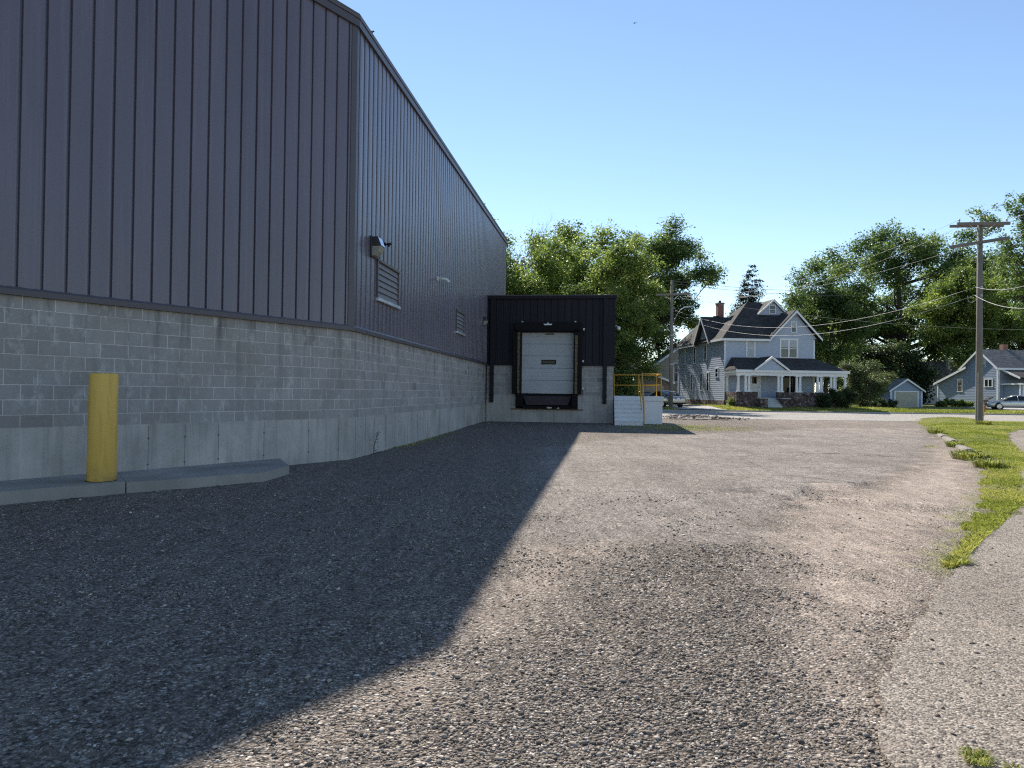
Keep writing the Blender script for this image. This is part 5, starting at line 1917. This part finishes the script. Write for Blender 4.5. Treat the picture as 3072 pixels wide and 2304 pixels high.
# ================================================================== cars
def car(name, label, loc, rz, paint, sleek=False):
    """front towards +y, origin on the ground under the middle"""
    t = thing(name, label, 'car', loc, rz)
    L, W = 4.85, 1.84
    hb = .70 if not sleek else .70
    # lower body stations: y, half width, bottom z, belt z, crown z
    st_ = [(-2.42, .70, .42, .72, .74), (-2.36, .83, .30, .88, .94), (-2.10, .89, .24, .93, 1.00), (-1.55, .915, .20, .93, .99), (-.6, .92, .19, .92, .96), (.5, .92, .19, .90, .94),
           (1.1, .92, .19, .88, .95), (1.75, .90, .20, .80, .89), (2.15, .86, .23, .71, .80), (2.36, .74, .30, .62, .68), (2.43, .60, .40, .56, .58)]
    rings = []
    for y, w_, z0, zb, zc in st_:
        half = [(0, z0), (w_ * .86, z0), (w_ * .985, z0 + .10), (w_, z0 + (zb - z0) * .5), (w_ * .975, zb - .03), (w_ * .90, zb + (zc - zb) * .45), (w_ * .5, zc - .008), (0, zc)]
        ring = [(x, y, z) for x, z in half] + [(-x, y, z) for x, z in half[-2:0:-1]]
        rings.append(ring)
    body = MB().loft(rings).build('body', paint, t, True)
    md = body.modifiers.new('sub', 'SUBSURF')
    md.levels = md.render_levels = 2
    # greenhouse
    if sleek:
        gs = [(-1.95, .58, .97, .98), (-1.2, .60, .95, 1.30), (-.45, .60, .93, 1.435), (.1, .60, .92, 1.43), (.62, .60, .92, 1.25), (1.25, .62, .92, .94)]
    else:
        gs = [(-1.70, .64, .97, .99), (-1.05, .62, .95, 1.34), (-.45, .60, .94, 1.43), (.15, .60, .92, 1.42), (.60, .61, .92, 1.27), (1.12, .64, .92, .95)]
    rings = []
    for y, w_, zb, zt_ in gs:
        f = (zt_ - zb) / .5
        wb = .86
        half = [(0, zb - .06), (wb, zb - .06), (wb - .03, zb), (wb - (wb - w_) * min(1, f), zt_ - .05 * min(1, f)), (w_ * .72, zt_), (0, zt_ + .012)]
        rings.append([(x, y, z) for x, z in half] + [(-x, y, z) for x, z in half[-2:0:-1]])
    gl = MB().loft(rings).build('glasshouse', MT['glass'], t, True)
    md = gl.modifiers.new('sub', 'SUBSURF')
    md.levels = md.render_levels = 2
    # roof panel
    rr = []
    for y, w_, zb, zt_ in gs[1:5]:
        w2 = w_ * .98
        rr.append([(-w2, y, zt_ - .052), (-w2 * .72, y, zt_ + .012), (0, y, zt_ + .028), (w2 * .72, y, zt_ + .012), (w2, y, zt_ - .052)])
    ys_ = [gs[1][0] + .12, gs[2][0], gs[3][0], gs[4][0] - .12]
    rr = [[(x, ys_[i], z) for x, _, z in r] for i, r in enumerate(rr)]
    mb = MB().loft(rr, closed=False, cap=False)
    ro_ = mb.build('roof', paint, t, True)
    md = ro_.modifiers.new('s', 'SOLIDIFY'); md.thickness = .03; md.offset = 1
    mb = MB()
    for sg in (-1, 1):
        def gp(i, lo=0.0):
            y, w_, zb, zt_ = gs[i]
            f = min(1, (zt_ - zb) / .5)
            top = Vector((sg * (.872 - (.86 - w_) * f + .012), y, zt_ - .045 * f))
            bot = Vector((sg * .862, y, zb - .02))
            return top.lerp(bot, lo)
        mb.tube([gp(5, 1), gp(4), gp(3), gp(2), gp(1), gp(0, 1)], .030, 6)
        c0 = gp(3, 0).lerp(gp(2, 0), .45); c1 = gp(3, 1).lerp(gp(2, 1), .5)
        mb.tube([c0, c1], .038, 6)
        mb.tube([gp(0, 1), gp(1, .5), gp(1, 0)], [.05, .06, .04], 6)
    mb.build('pillars', paint, t, True)
    for y in (-1.42, 1.42):
        for sg in (-1, 1):
            wh = MB().lathe([(0, -.11), (.30, -.11), (.335, -.08), (.335, .08), (.30, .11), (.22, .112), (.21, .09), (0, .09)], (sg * .81, y, .335), 24, 'x')
            if sg < 0:
                wh.v = [(2 * (-.81) - v[0], v[1], v[2]) for v in wh.v]
            wo_ = wh.build('wheel', MT['tyre'], t, True)
            xo = sg * .925
            mb = MB()
            for k in range(5):
                q = k * 2 * math.pi / 5
                dy, dz_ = math.cos(q), math.sin(q)
                mb.tube([(xo - sg * .012, y + dy * .04, .335 + dz_ * .04), (xo - sg * .004, y + dy * .20, .335 + dz_ * .20)], [.035, .045], 6)
            mb.lathe([(.19, -.02), (.225, -.02), (.225, .012), (.19, .012)], (xo - sg * .01, y, .335), 22, 'x')
            mb.build('rim', MT['rim'], wo_)
            ar_ = MB().lathe([(.0, -.05), (.395, -.05), (.395, .008), (.34, .010), (.0, .0)], (sg * .885, y, .35), 26, 'x')
            if sg < 0:
                ar_.v = [(2 * (-.885) - v[0], v[1], v[2]) for v in ar_.v]
            ar_.build('wheel_arch', MT['rubber'], t)
    for sg in (-1, 1):
        MB().loft([[(sg * .20, -2.43, .70), (sg * .20, -2.40, .84), (sg * .2, -2.3, .84), (sg * .2, -2.3, .70)], [(sg * .82, -2.345, .70), (sg * .82, -2.30, .86), (sg * .80, -2.15, .86), (sg * .80, -2.15, .70)]]).build('tail_light', MT['red_lens'], t, bevel=.01)
        MB().loft([[(sg * .42, 2.37, .60), (sg * .42, 2.34, .68), (sg * .42, 2.2, .68), (sg * .42, 2.2, .60)], [(sg * .80, 2.12, .64), (sg * .80, 2.06, .73), (sg * .78, 1.95, .73), (sg * .78, 1.95, .64)]]).build('headlight', MT['lens'], t, bevel=.01)
        mr = MB().blob((sg * 1.0, .82, .97), (.10, .06, .07), 2, 0).tube([(sg * .84, .84, .93), (sg * .98, .82, .95)], .02, 5)
        mr.build('wing_mirror', MT['rubber'] if sleek else paint, t, True)
        MB().box(sg * .925 - .012, sg * .925 + .012, -.48, -.30, .80, .825).box(sg * .925 - .012, sg * .925 + .012, .42, .60, .79, .815).build('door_handle', MT['rubber'], t)
    MB().box(-.80, .80, -2.452, -2.30, .30, .42).build('rear_bumper', MT['rubber'] if not sleek else paint, t, bevel=.03)
    MB().box(-.16, .16, -2.447, -2.40, .70, .82).build('licence_plate', MT['plate'], t)
    return t


p = G(2033, 1226, .17)
car('parked_sedan', 'older silver sedan seen from behind in the driveway by the blue house', (p.x - .85, p.y + 2.0, float(lawn_z(p.x, p.y)) + .045), rad(20), MT['silver'])
p = at(1932, 1200, 75)
car('parked_car', 'dark car mostly hidden behind the white loading platform', (p.x, p.y, .22), rad(196), MT['darkcar'])
p = at(3034, 1233, 71.5)
car('parked_sedan', 'sleek grey sedan parked sideways in front of the cottage', (p.x + .25, p.y, float(lawn_z(p.x, p.y)) + .03), rad(90 - 22), MT['greycar'], True)

# ================================================================== trees
def tree(name, label, x, y, h, clumps, leafm, n_leaf, leaf, seed, trunk_r=.3, group=None, bark='bark', z0=.1, fork=.25, flat=.8, limbs=40, drop=0.0, cat='tree', wander=.25):
    """clumps: list of (dx, dy, z, r) leaf masses; limbs run out from the trunk to them"""
    rg = np.random.default_rng(seed)
    t = thing(name, label, cat, (x, y, z0), 0, group)
    C = np.array(clumps, float)
    top = max(c[2] for c in clumps)
    # trunk and limbs
    mb = MB()
    nseg = 7
    tz = top * .86
    ax = [(0, 0, -.3)]
    wx = wy = 0
    for i in range(1, nseg + 1):
        wx += rg.normal(0, wander); wy += rg.normal(0, wander)
        k = i / nseg
        cx = C[:, 0].mean() * k * .8; cy = C[:, 1].mean() * k * .8
        ax.append((cx + wx, cy + wy, tz * k))
    tr = [trunk_r * (1.25 if i == 0 else (1 - .82 * i / nseg)) for i in range(nseg + 1)]
    mb.tube(ax, tr, 9)
    order = np.argsort(-C[:, 3])[:limbs]
    for ci in order:
        cx, cy, cz_, cr = C[ci]
        dist = math.hypot(cx, cy)
        za = max(top * fork * .8, min(tz * .93, cz_ - dist * rg.uniform(.45, .95)))
        k = za / tz * nseg
        i = min(int(k), nseg - 1)
        f = k - i
        a = Vector(ax[i]).lerp(Vector(ax[i + 1]), f)
        e = Vector((cx, cy, cz_))
        mid = a.lerp(e, .5) + Vector((rg.normal(0, .25), rg.normal(0, .25), -.10 * (e - a).length + rg.normal(0, .2)))
        r0 = max(.03, tr[min(i + 1, nseg)] * rg.uniform(.45, .75))
        mb.tube([a, a.lerp(mid, .55), mid, mid.lerp(e, .6), e], [r0, r0 * .8, r0 * .6, r0 * .38, .012], 6, cap=False)
        for _ in range(2):
            d_ = Vector(rg.normal(0, 1, 3)).normalized() * cr * .9
            mb.tube([mid.lerp(e, .4), mid.lerp(e, .7) + d_ * .4, e + d_], [r0 * .3, r0 * .2, .008], 4, cap=False)
    mb.build('trunk', MT[bark], t, True, fix=False)
    # leaves
    n_leaf = int(n_leaf * 1.7)
    leaf *= .76
    wgt = C[:, 3] ** 2
    cid = rg.choice(len(C), n_leaf, p=wgt / wgt.sum())
    d_ = rg.normal(0, 1, (n_leaf, 3))
    d_ /= np.linalg.norm(d_, axis=1)[:, None]
    rr = rg.random(n_leaf) ** .5 * (.86 + .24 * np.minimum(rg.exponential(1.0, n_leaf), 1.5))
    lump = 1 + .55 * np.sin(d_[:, 0] * 5 + cid) * np.sin(d_[:, 1] * 4 + cid * 2.1) * np.sin(d_[:, 2] * 5 + cid * .7)
    pos = C[cid, :3] + d_ * (rr * C[cid, 3] * lump)[:, None] * np.array([1, 1, flat])
    pos[:, 2] -= drop * (np.hypot(pos[:, 0] - C[cid, 0], pos[:, 1] - C[cid, 1])) ** 1.5
    # leaf frames: long axis outward and drooping, face mostly upward
    out = d_ * np.array([1, 1, .3]) + rg.normal(0, .55, (n_leaf, 3)) + np.array([0, 0, -.25])
    out /= np.linalg.norm(out, axis=1)[:, None]
    up = np.array([0, 0, 1.0]) + rg.normal(0, .55, (n_leaf, 3)) + d_ * .35
    sd = np.cross(out, up)
    sd /= np.linalg.norm(sd, axis=1)[:, None] + 1e-9
    nn = np.cross(sd, out)
    s_ = leaf * np.exp(rg.normal(0, .28, n_leaf))[:, None]
    v0 = pos - out * s_ * .5
    v1 = pos + sd * s_ * .33 + nn * s_ * .10
    v2 = pos + out * s_ * .5
    v3 = pos - sd * s_ * .33 + nn * s_ * .10
    V = np.stack([v0, v1, v2, v3], 1).reshape(-1, 3)
    F_ = (np.array([[0, 1, 2, 3]])[None] + (np.arange(n_leaf) * 4)[:, None, None]).reshape(-1, 4)
    ct = rg.normal(0, .12, len(C))
    tint = np.repeat(np.clip(.48 + ct[cid] + rg.normal(0, .20, n_leaf), 0, 1), 4)
    np_mesh('crown', V, F_, MT[leafm], {'tint': tint}, parent=t)
    return t


def crown(seed, n, rx, ry, zc, rz_, r0, r1, inner=.35, bottom=-1.0, cx=0, cy=0, lumpy=.25):
    rg = np.random.default_rng(seed)
    L_ = []
    ph = rg.uniform(0, 6.28, 4)
    while len(L_) < n:
        d_ = rg.normal(0, 1, 3)
        d_ /= np.linalg.norm(d_)
        if d_[2] < bottom:
            continue
        az = math.atan2(d_[1], d_[0])
        lob = 1 + lumpy * math.sin(3 * az + ph[0]) * math.cos(2.3 * d_[2] + ph[1]) + lumpy * .6 * math.sin(7 * az + ph[2] + 3 * d_[2])
        k = (inner + (1 - inner) * rg.random() ** .6) * lob
        r = rg.uniform(r0, r1)
        L_.append((cx + d_[0] * rx * k, cy + d_[1] * ry * k, zc + d_[2] * rz_ * k, r))
    return L_


def loc(px, Y):
    q = at(px, 1185, Y)
    return q.x, q.y


def zof(py, Y, px=1536):
    return at(px, py, Y).z


DGRP = 'trees behind the loading dock'
# --- left group behind the dock
x, y = loc(1600, 70); T = zof(705, 70)
tree('maple_tree', 'leafy tree with bright upper boughs right beside the warehouse end', x, y, T, crown(1, 66, 5.6, 4.6, T * .60, T * .40, .9, 1.7), 'leaf_b', 28000, .28, 1, .24, DGRP)
x, y = loc(1740, 74); T = zof(700, 74)
tree('maple_tree', 'round-topped yellow-green tree above the middle of the dock roof', x, y, T, crown(2, 84, 6.6, 5.0, T * .60, T * .39, 1.0, 1.8), 'leaf_b', 36000, .28, 2, .26, DGRP)
x, y = loc(1846, 62); T = zof(745, 62)
tree('box_elder', 'lower bushy tree above the right end of the dock roof', x, y, T, crown(3, 90, 4.2, 3.6, T * .56, T * .42, .7, 1.25), 'leaf_b', 34000, .23, 3, .22, DGRP)
x, y = loc(1970, 100); T = zof(688, 100)
cl_ = crown(4, 84, 6.6, 5.0, T * .72, T * .27, 1.1, 2.0, cx=.8) + crown(44, 12, 2.2, 2.2, T * .50, T * .08, .8, 1.3, cx=4.2)
tree('maple_tree', 'tall darker tree with spiky top left of the far utility pole', x, y, T, cl_, 'leaf_a', 40000, .34, 4, .32, DGRP)
x, y = loc(1510, 66); T = zof(725, 66)
tree('maple_tree', 'pale sunlit tree half hidden by the warehouse corner', x, y, T, crown(5, 50, 4.6, 4.0, T * .58, T * .42, .9, 1.5), 'leaf_b', 22000, .25, 5, .26, DGRP)
x, y = loc(1842, 61)
tree('box_elder', 'dark low tree beside the dock wall behind the yellow railing', x, y, 9, crown(6, 54, 2.4, 2.4, 4.4, 3.9, .7, 1.2), 'leaf_a', 24000, .20, 6, .18, DGRP)
x, y = loc(2075, 92); T = zof(985, 92)
tree('maple_tree', 'distant round tree between the far pole and the blue house', x, y, T, crown(7, 46, 5.5, 4.5, T * .55, T * .45, 1.0, 1.7), 'leaf_b', 18000, .32, 7, .28, DGRP)
x, y = loc(1800, 96); T = zof(770, 96)
tree('maple_tree', 'broad background tree filling the gap behind the dock', x, y, T, crown(8, 80, 10, 5, T * .48, T * .48, 1.4, 2.4), 'leaf_c', 30000, .38, 8, .4, DGRP)
x, y = loc(1660, 84); T = zof(700, 84)
tree('maple_tree', 'dark background tree behind the left of the dock group', x, y, T, crown(9, 70, 9, 5, T * .50, T * .48, 1.2, 2.1), 'leaf_c', 28000, .36, 9, .4, DGRP)
x, y = loc(1950, 77)
tree('hedge_tree', 'deep green thicket behind the brown garage', x - 6, y + 4, 8, crown(10, 60, 6, 3, 3.6, 3.8, 1.0, 1.6), 'leaf_c', 26000, .28, 10, .2, DGRP)
# tree peeking over the gutter
x, y = loc(1452, 47); T = zof(588, 47)
tree('maple_tree', 'treetop peeking over the warehouse gutter', x - 1.2, y, T, crown(11, 22, 2.4, 2.2, T - 2.6, 2.4, .35, .7, .2), 'leaf_a', 5000, .22, 11, .18, DGRP)


def bare(name, label, x, y, z0, h, seed, spread=.34):
    rg = random.Random(seed)
    t = thing(name, label, 'tree', (x, y, z0), 0, DGRP)
    mb = MB()

    def grow(p_, d_, L_, r, lvl):
        q = p_ + d_ * L_
        mb.tube([p_, p_.lerp(q, .5) + Vector((rg.gauss(0, .04), rg.gauss(0, .04), 0)) * L_, q], [r, r * .8, r * .6], 5, cap=False)
        if lvl == 0:
            return
        for k in range(rg.choice((2, 3))):
            nd = (d_ + Vector((rg.gauss(0, spread), rg.gauss(0, spread), rg.uniform(0, .25)))).normalized()
            grow(p_.lerp(q, rg.uniform(.55, 1.0)), nd, L_ * rg.uniform(.55, .8), r * .55, lvl - 1)
    grow(Vector((0, 0, -.3)), Vector((0, 0, 1)), h * .62, .09, 0)
    for k in range(5):
        grow(Vector((0, 0, h * (.42 + .05 * k))), Vector((rg.gauss(0, .3), rg.gauss(0, .2), 1)).normalized(), h * .17, .045, 4)
    mb.build('dead_branches', MT['bark_lt'], t, True, fix=False)
    return t


x, y = loc(1578, 80)
bare('dead_tree', 'bare dead treetop rising above the leafy trees', x, y, .1, zof(630, 80) - .1, 5, .30)
x, y = loc(1506, 72)
bare('dead_tree', 'short bare twigs just right of the warehouse gutter end', x, y, .1, zof(668, 72) - .3, 8, .25)

# --- spruce
x, y = loc(2252, 100); T = zof(782, 100)
rg = np.random.default_rng(20)
cl_ = []
z = 4.0
while z < T - .2:
    R = (T - z) * .40 + .25
    k = max(4, int(R * 6.5))
    for i in range(k):
        a = rg.uniform(0, 6.28)
        q = R * rg.uniform(.35, 1.0)
        cl_.append((math.cos(a) * q, math.sin(a) * q, z - q * .18 + rg.normal(0, .12), .42 + .13 * R))
    z += .62
tree('spruce_tree', 'dark conical spruce behind the blue house chimney', x, y, T, cl_, 'needle', 56000, .26, 20, .3, None, flat=.45, limbs=80, fork=.1, drop=.1, wander=.05)

# --- right-hand group
RGRP = 'big trees on the right'
x, y = loc(2713, 118); T = zof(672, 118)
cl_ = crown(30, 195, 15.4, 9.5, T * .60, T * .40, 1.3, 2.5, .45, -.85, -.4, lumpy=.16)
cl_ += [(-6 + rg.normal(0, 2), rg.normal(0, 3), 6 + rg.normal(0, 1.5), 1.5) for _ in range(14)] + [(7 + rg.normal(0, 2.5), rg.normal(0, 3), 6 + rg.normal(0, 1.5), 1.6) for _ in range(16)]
tree('silver_maple', 'huge dark spreading maple rising behind the small blue garage', x, y, T, cl_, 'leaf_a', 70000, .42, 30, .85, RGRP, fork=.16, limbs=60, z0=.2)
x, y = loc(2478, 92); T = zof(800, 92)
tree('maple_tree', 'mid-height tree behind the right side of the blue house', x, y, T, crown(31, 90, 6.2, 5, T * .56, T * .43, 1.0, 1.8, cx=-.5), 'leaf_a', 36000, .32, 31, .34, RGRP, z0=.2)
x, y = loc(2885, 100); T = zof(790, 100)
tree('maple_tree', 'yellow-green tree behind the near utility pole', x, y, T, crown(32, 105, 7.2, 5.5, T * .64, T * .36, 1.0, 1.8, cx=1.2), 'leaf_b', 42000, .33, 32, .34, RGRP, z0=.2)
x, y = loc(3060, 106); T = zof(745, 106)
tree('maple_tree', 'tall tree above the slate blue cottage roof', x, y, T, crown(33, 100, 8.0, 6, T * .58, T * .42, 1.1, 2.0), 'leaf_a', 42000, .33, 33, .42, RGRP, z0=.2)
x, y = loc(2590, 118)
tree('maple_tree', 'dark understorey tree behind the shrub beside the porch', x, y, 11, crown(34, 90, 9, 4, 4.6, 5.0, 1.2, 2.2), 'leaf_c', 32000, .34, 34, .35, RGRP, z0=.2)
x, y = loc(2655, 101)
tree('maple_tree', 'dark understorey tree between garage and cottage', x, y, 11, crown(35, 80, 7.5, 3, 4.4, 4.6, 1.1, 2.0), 'leaf_c', 32000, .34, 35, .35, RGRP, z0=.2)
x, y = loc(2420, 112); T = zof(880, 112)
tree('maple_tree', 'background tree behind the blue house roof', x, y, T, crown(36, 70, 9, 5, T * .5, T * .48, 1.3, 2.2), 'leaf_c', 26000, .36, 36, .36, RGRP, z0=.2)
# overhanging near tree on the far right: only its boughs enter the picture
x, y = loc(3230, 52); T = 19.5
cl_ = []
for i, (px, py, n_, r_) in enumerate(((2935, 640, 5, .5), (2965, 660, 7, .55), (2992, 690, 7, .6), (3020, 730, 8, .7), (3048, 780, 9, .8), (3075, 840, 10, .9), (3040, 860, 8, .8), (3010, 800, 6, .55),
                                      (3062, 640, 7, .6), (3085, 610, 7, .7), (3030, 608, 4, .45), (3080, 700, 8, .8), (3120, 760, 14, 1.2), (3150, 660, 12, 1.2), (3200, 800, 14, 1.5), (3060, 930, 8, .8))):
    for j in range(n_):
        q = at(px + rg.normal(0, 14), py + rg.normal(0, 14), 52 + rg.normal(0, 1.0))
        cl_.append((q.x - x, q.y - y, q.z - .1, r_ * rg.uniform(.6, 1.0)))
tree('willow_oak', 'airy tree whose boughs reach in from the right edge', x, y, T, cl_, 'leaf_a', 15000, .20, 40, .35, RGRP, limbs=70)
# --- shrubs
x, y = loc(2596, 66.5)
cl_ = crown(50, 46, 2.5, 1.9, 2.1, 2.3, .45, .8, .3, -.9, cx=-.2)
tree('lilac_shrub', 'large shrub with pale top beside the blue house porch', x, y, 4.4, cl_, 'leaf_d', 26000, .14, 50, .08, z0=.25, cat='shrub', wander=.05, limbs=24)
sg_ = 'low shrubs along the blue house porch'
for i, (px, Y, w_, h_, lab) in enumerate(((2515, 60.6, 1.0, 1.9, 'dark climbing shrub at the right porch column'), (2470, 60.4, .8, 1.1, 'dark low shrub in front of the stone porch wall'),
                                          (2205, 61.2, .5, .7, 'small sunlit shrub at the left porch corner'), (2545, 61.0, 1.1, 1.6, 'dark leafy shrub right of the porch'),
                                          (2640, 70.0, 1.2, 1.0, 'dark shrub left of the small garage'), (2668, 78.0, .9, .9, 'low shrub in front of the garage door'))):
    x, y = loc(px, Y)
    zb = float(lawn_z(x, y))
    tree('shrub', lab, x, y, h_, crown(60 + i, 14, w_ * .8, w_ * .5, h_ * .5, h_ * .48, .22, .42, .3), 'leaf_c' if i != 2 else 'leaf_b', 4500, .11, 60 + i, .03, sg_, z0=zb, cat='shrub', wander=.02, limbs=8)
# tall weeds along the cottage wall
for i, px in enumerate((2822, 2848, 2872, 2905)):
    x, y = loc(px, 78.5 + .4 * (i % 2))
    zb = float(lawn_z(x, y))
    tree('weed_patch', ('leftmost', 'second', 'third', 'rightmost')[i] + ' leafy weed clump along the cottage side wall', x, y, .8, crown(70 + i, 12, .9, .4, .35, .35, .18, .30, .2), 'leaf_b', 2200, .16, 70 + i, .02,
         'weeds along the cottage', z0=zb, cat='weed', wander=.02, limbs=6)


# --- weeds in the lot
def weed(name, label, px, py, r, h, n_, seed, group=None, zoff=0.0, m='grass'):
    n_ = int(n_ * 2.2)
    q = G(px, py, .03)
    z = max(float(lot_h(q.x, q.y)), float(lawn_h(q.x, q.y)) if float(poly_sd(P_LAWN, q.x, q.y)) > 0 else -1) + zoff
    if zoff:
        z = PZ - .004
    t = thing(name, label, 'weed', (q.x, q.y, z), 0, group)
    rg = np.random.default_rng(seed)
    V = []; F_ = []; T_ = []
    for i in range(n_):
        a = rg.uniform(0, 6.28)
        rr = r * math.sqrt(rg.random())
        bx, by = math.cos(a) * rr * .5, math.sin(a) * rr * .5
        L_ = h * rg.uniform(.4, .95)
        w_ = L_ * rg.uniform(.05, .12)
        ox, oy = math.cos(a), math.sin(a)
        k = rg.uniform(.3, 1.0)
        p0 = np.array([bx, by, -.01]); p1 = p0 + np.array([ox * L_ * .35 * k, oy * L_ * .35 * k, L_ * .62]); p2 = p0 + np.array([ox * L_ * .9 * k, oy * L_ * .9 * k, L_ * (.85 - .4 * k)])
        s_ = np.array([-oy, ox, 0]) * w_ * .5
        b_ = len(V)
        V += [p0 - s_ * .4, p0 + s_ * .4, p1 + s_, p1 - s_, p2]
        F_ += [(b_, b_ + 1, b_ + 2, b_ + 3), (b_ + 3, b_ + 2, b_ + 4, b_ + 4)]
        T_ += [float(np.clip(rg.normal(.5, .25), 0, 1))] * 5
    mb = MB()
    mb.v = [tuple(v) for v in V]
    mb.f = [f if f[2] != f[3] else f[:3] for f in F_]
    o_ = mb.build('leaves', MT[m], t, fix=False)
    at_ = o_.data.attributes.new('tint', 'FLOAT', 'POINT')
    at_.data.foreach_set('value', np.array(T_, np.float32))
    return t


WG = 'weeds along the broken kerb'
weed('weed', 'farthest bright weed at the end of the broken kerb', 2806, 1303, .5, .35, 130, 1, WG)
weed('weed', 'dark weed growing in the gap between the kerb pieces', 2864, 1337, .42, .28, 150, 2, WG)
weed('weed', 'widest grass weed in front of the kerb end', 2912, 1374, .75, .34, 260, 3, WG)
weed('weed', 'nearest leafy weed at the kerb end', 2968, 1398, .55, .30, 220, 4, WG)
weed('weed', 'weed tuft at the foot of the near utility pole', 2952, 1285, .55, .35, 160, 5)
weed('weed', 'small grass tuft in a crack of the asphalt path', 2932, 2268, .085, .075, 90, 7, 'tufts on the path', PZ)
weed('weed', 'tiny yellowed tuft near the frame edge on the path', 3040, 2291, .05, .045, 45, 8, 'tufts on the path', PZ)
weed('weed', 'grass tuft at the narrow end of the verge strip', 2872, 1680, .20, .10, 160, 9)
weed('weed', 'small green tuft in the dirt before the kerb', 2790, 1338, .45, .10, 70, 10)
weed('weed', 'thin weeds in the gravel beside the loading platform', 1950, 1272, .8, .20, 90, 12)
# twig weed at the shaded wall
q = MW @ Vector((.10, 1.3, 0))
t = thing('twig_weed', 'thin dry twig weed growing at the warehouse foot', 'weed', (q.x, q.y, 0))
mb = MB()
rg_ = random.Random(3)
mb.tube([(0, 0, -.02), (.0, .02, .18), (.05, .03, .36), (.09, .05, .55)], [.010, .008, .006, .002], 5)
for k in range(7):
    z = .08 + k * .06
    a = rg_.uniform(0, 6.28)
    mb.tube([(.01 * k, .02, z), (.01 * k + math.cos(a) * .06, .02 + math.sin(a) * .06, z + .06)], [.005, .002], 4)
mb.tube([(0, 0, .01), (.12, .05, .04), (.30, .22, .03)], [.007, .006, .003], 4)
mb.build('stems', MT['bark'], t)
mb = MB()
for k in range(16):
    z = rg_.uniform(.05, .5)
    a = rg_.uniform(0, 6.28)
    c = Vector((.16 * z + math.cos(a) * .05, .03 + math.sin(a) * .05, z))
    mb.face([c, c + Vector((.015, .01, .012)), c + Vector((.04, .02, .0)), c + Vector((.015, -.01, -.004))])
mb.build('leaves', MT['leaf_c'], t)

# --- broken kerb pieces
for i, (pa, pb, w_, h_, lab) in enumerate((((2818, 1304), (2832, 1312), .34, .16, 'rounded kerb lump farthest along the verge'), ((2833, 1310), (2862, 1325), .36, .15, 'longest broken kerb piece in the row'),
                                           ((2862, 1325), (2880, 1336), .30, .12, 'kerb piece half hidden by the dark weed'), ((2878, 1334), (2908, 1349), .34, .13, 'pale flat kerb piece before the wide weed'),
                                           ((2936, 1360), (2954, 1368), .26, .10, 'short kerb piece behind the wide weed'), ((2962, 1370), (2982, 1384), .28, .11, 'nearest pitted kerb piece'))):
    a, b_ = G(*pa, .08), G(*pb, .06)
    mid = (a + b_) / 2
    dv = b_ - a
    L_ = dv.length * .9
    w_ *= .72
    h_ *= .72
    z = float(lot_h(mid.x, mid.y))
    rg_ = random.Random(40 + i)
    rings = []
    for k in range(9):
        s = -L_ / 2 + L_ * k / 8
        tp = (1 - abs(k - 4) / 4.0) ** .35 if k in (0, 8) else 1
        tp = .72 if k in (0, 8) else rg_.uniform(.80, 1.08)
        ring = []
        for m_ in range(10):
            q = 2 * math.pi * m_ / 10
            cx, cz_ = math.cos(q), math.sin(q)
            sq = max(abs(cx), abs(cz_)) ** .6
            ring.append((s + rg_.uniform(-.03, .03), cx / sq * w_ / 2 * tp * rg_.uniform(.9, 1.1), h_ * .25 + cz_ / sq * h_ * .75 * tp * rg_.uniform(.88, 1.08)))
        rings.append(ring)
    o_ = MB().loft(rings).build('kerb_stone', MT['kerbstone'], None)
    o_.location = (mid.x, mid.y, z)
    o_.rotation_euler = (0, 0, math.atan2(dv.y, dv.x))
    tag(o_, lab, 'kerb stone', 'broken kerb stones along the verge')
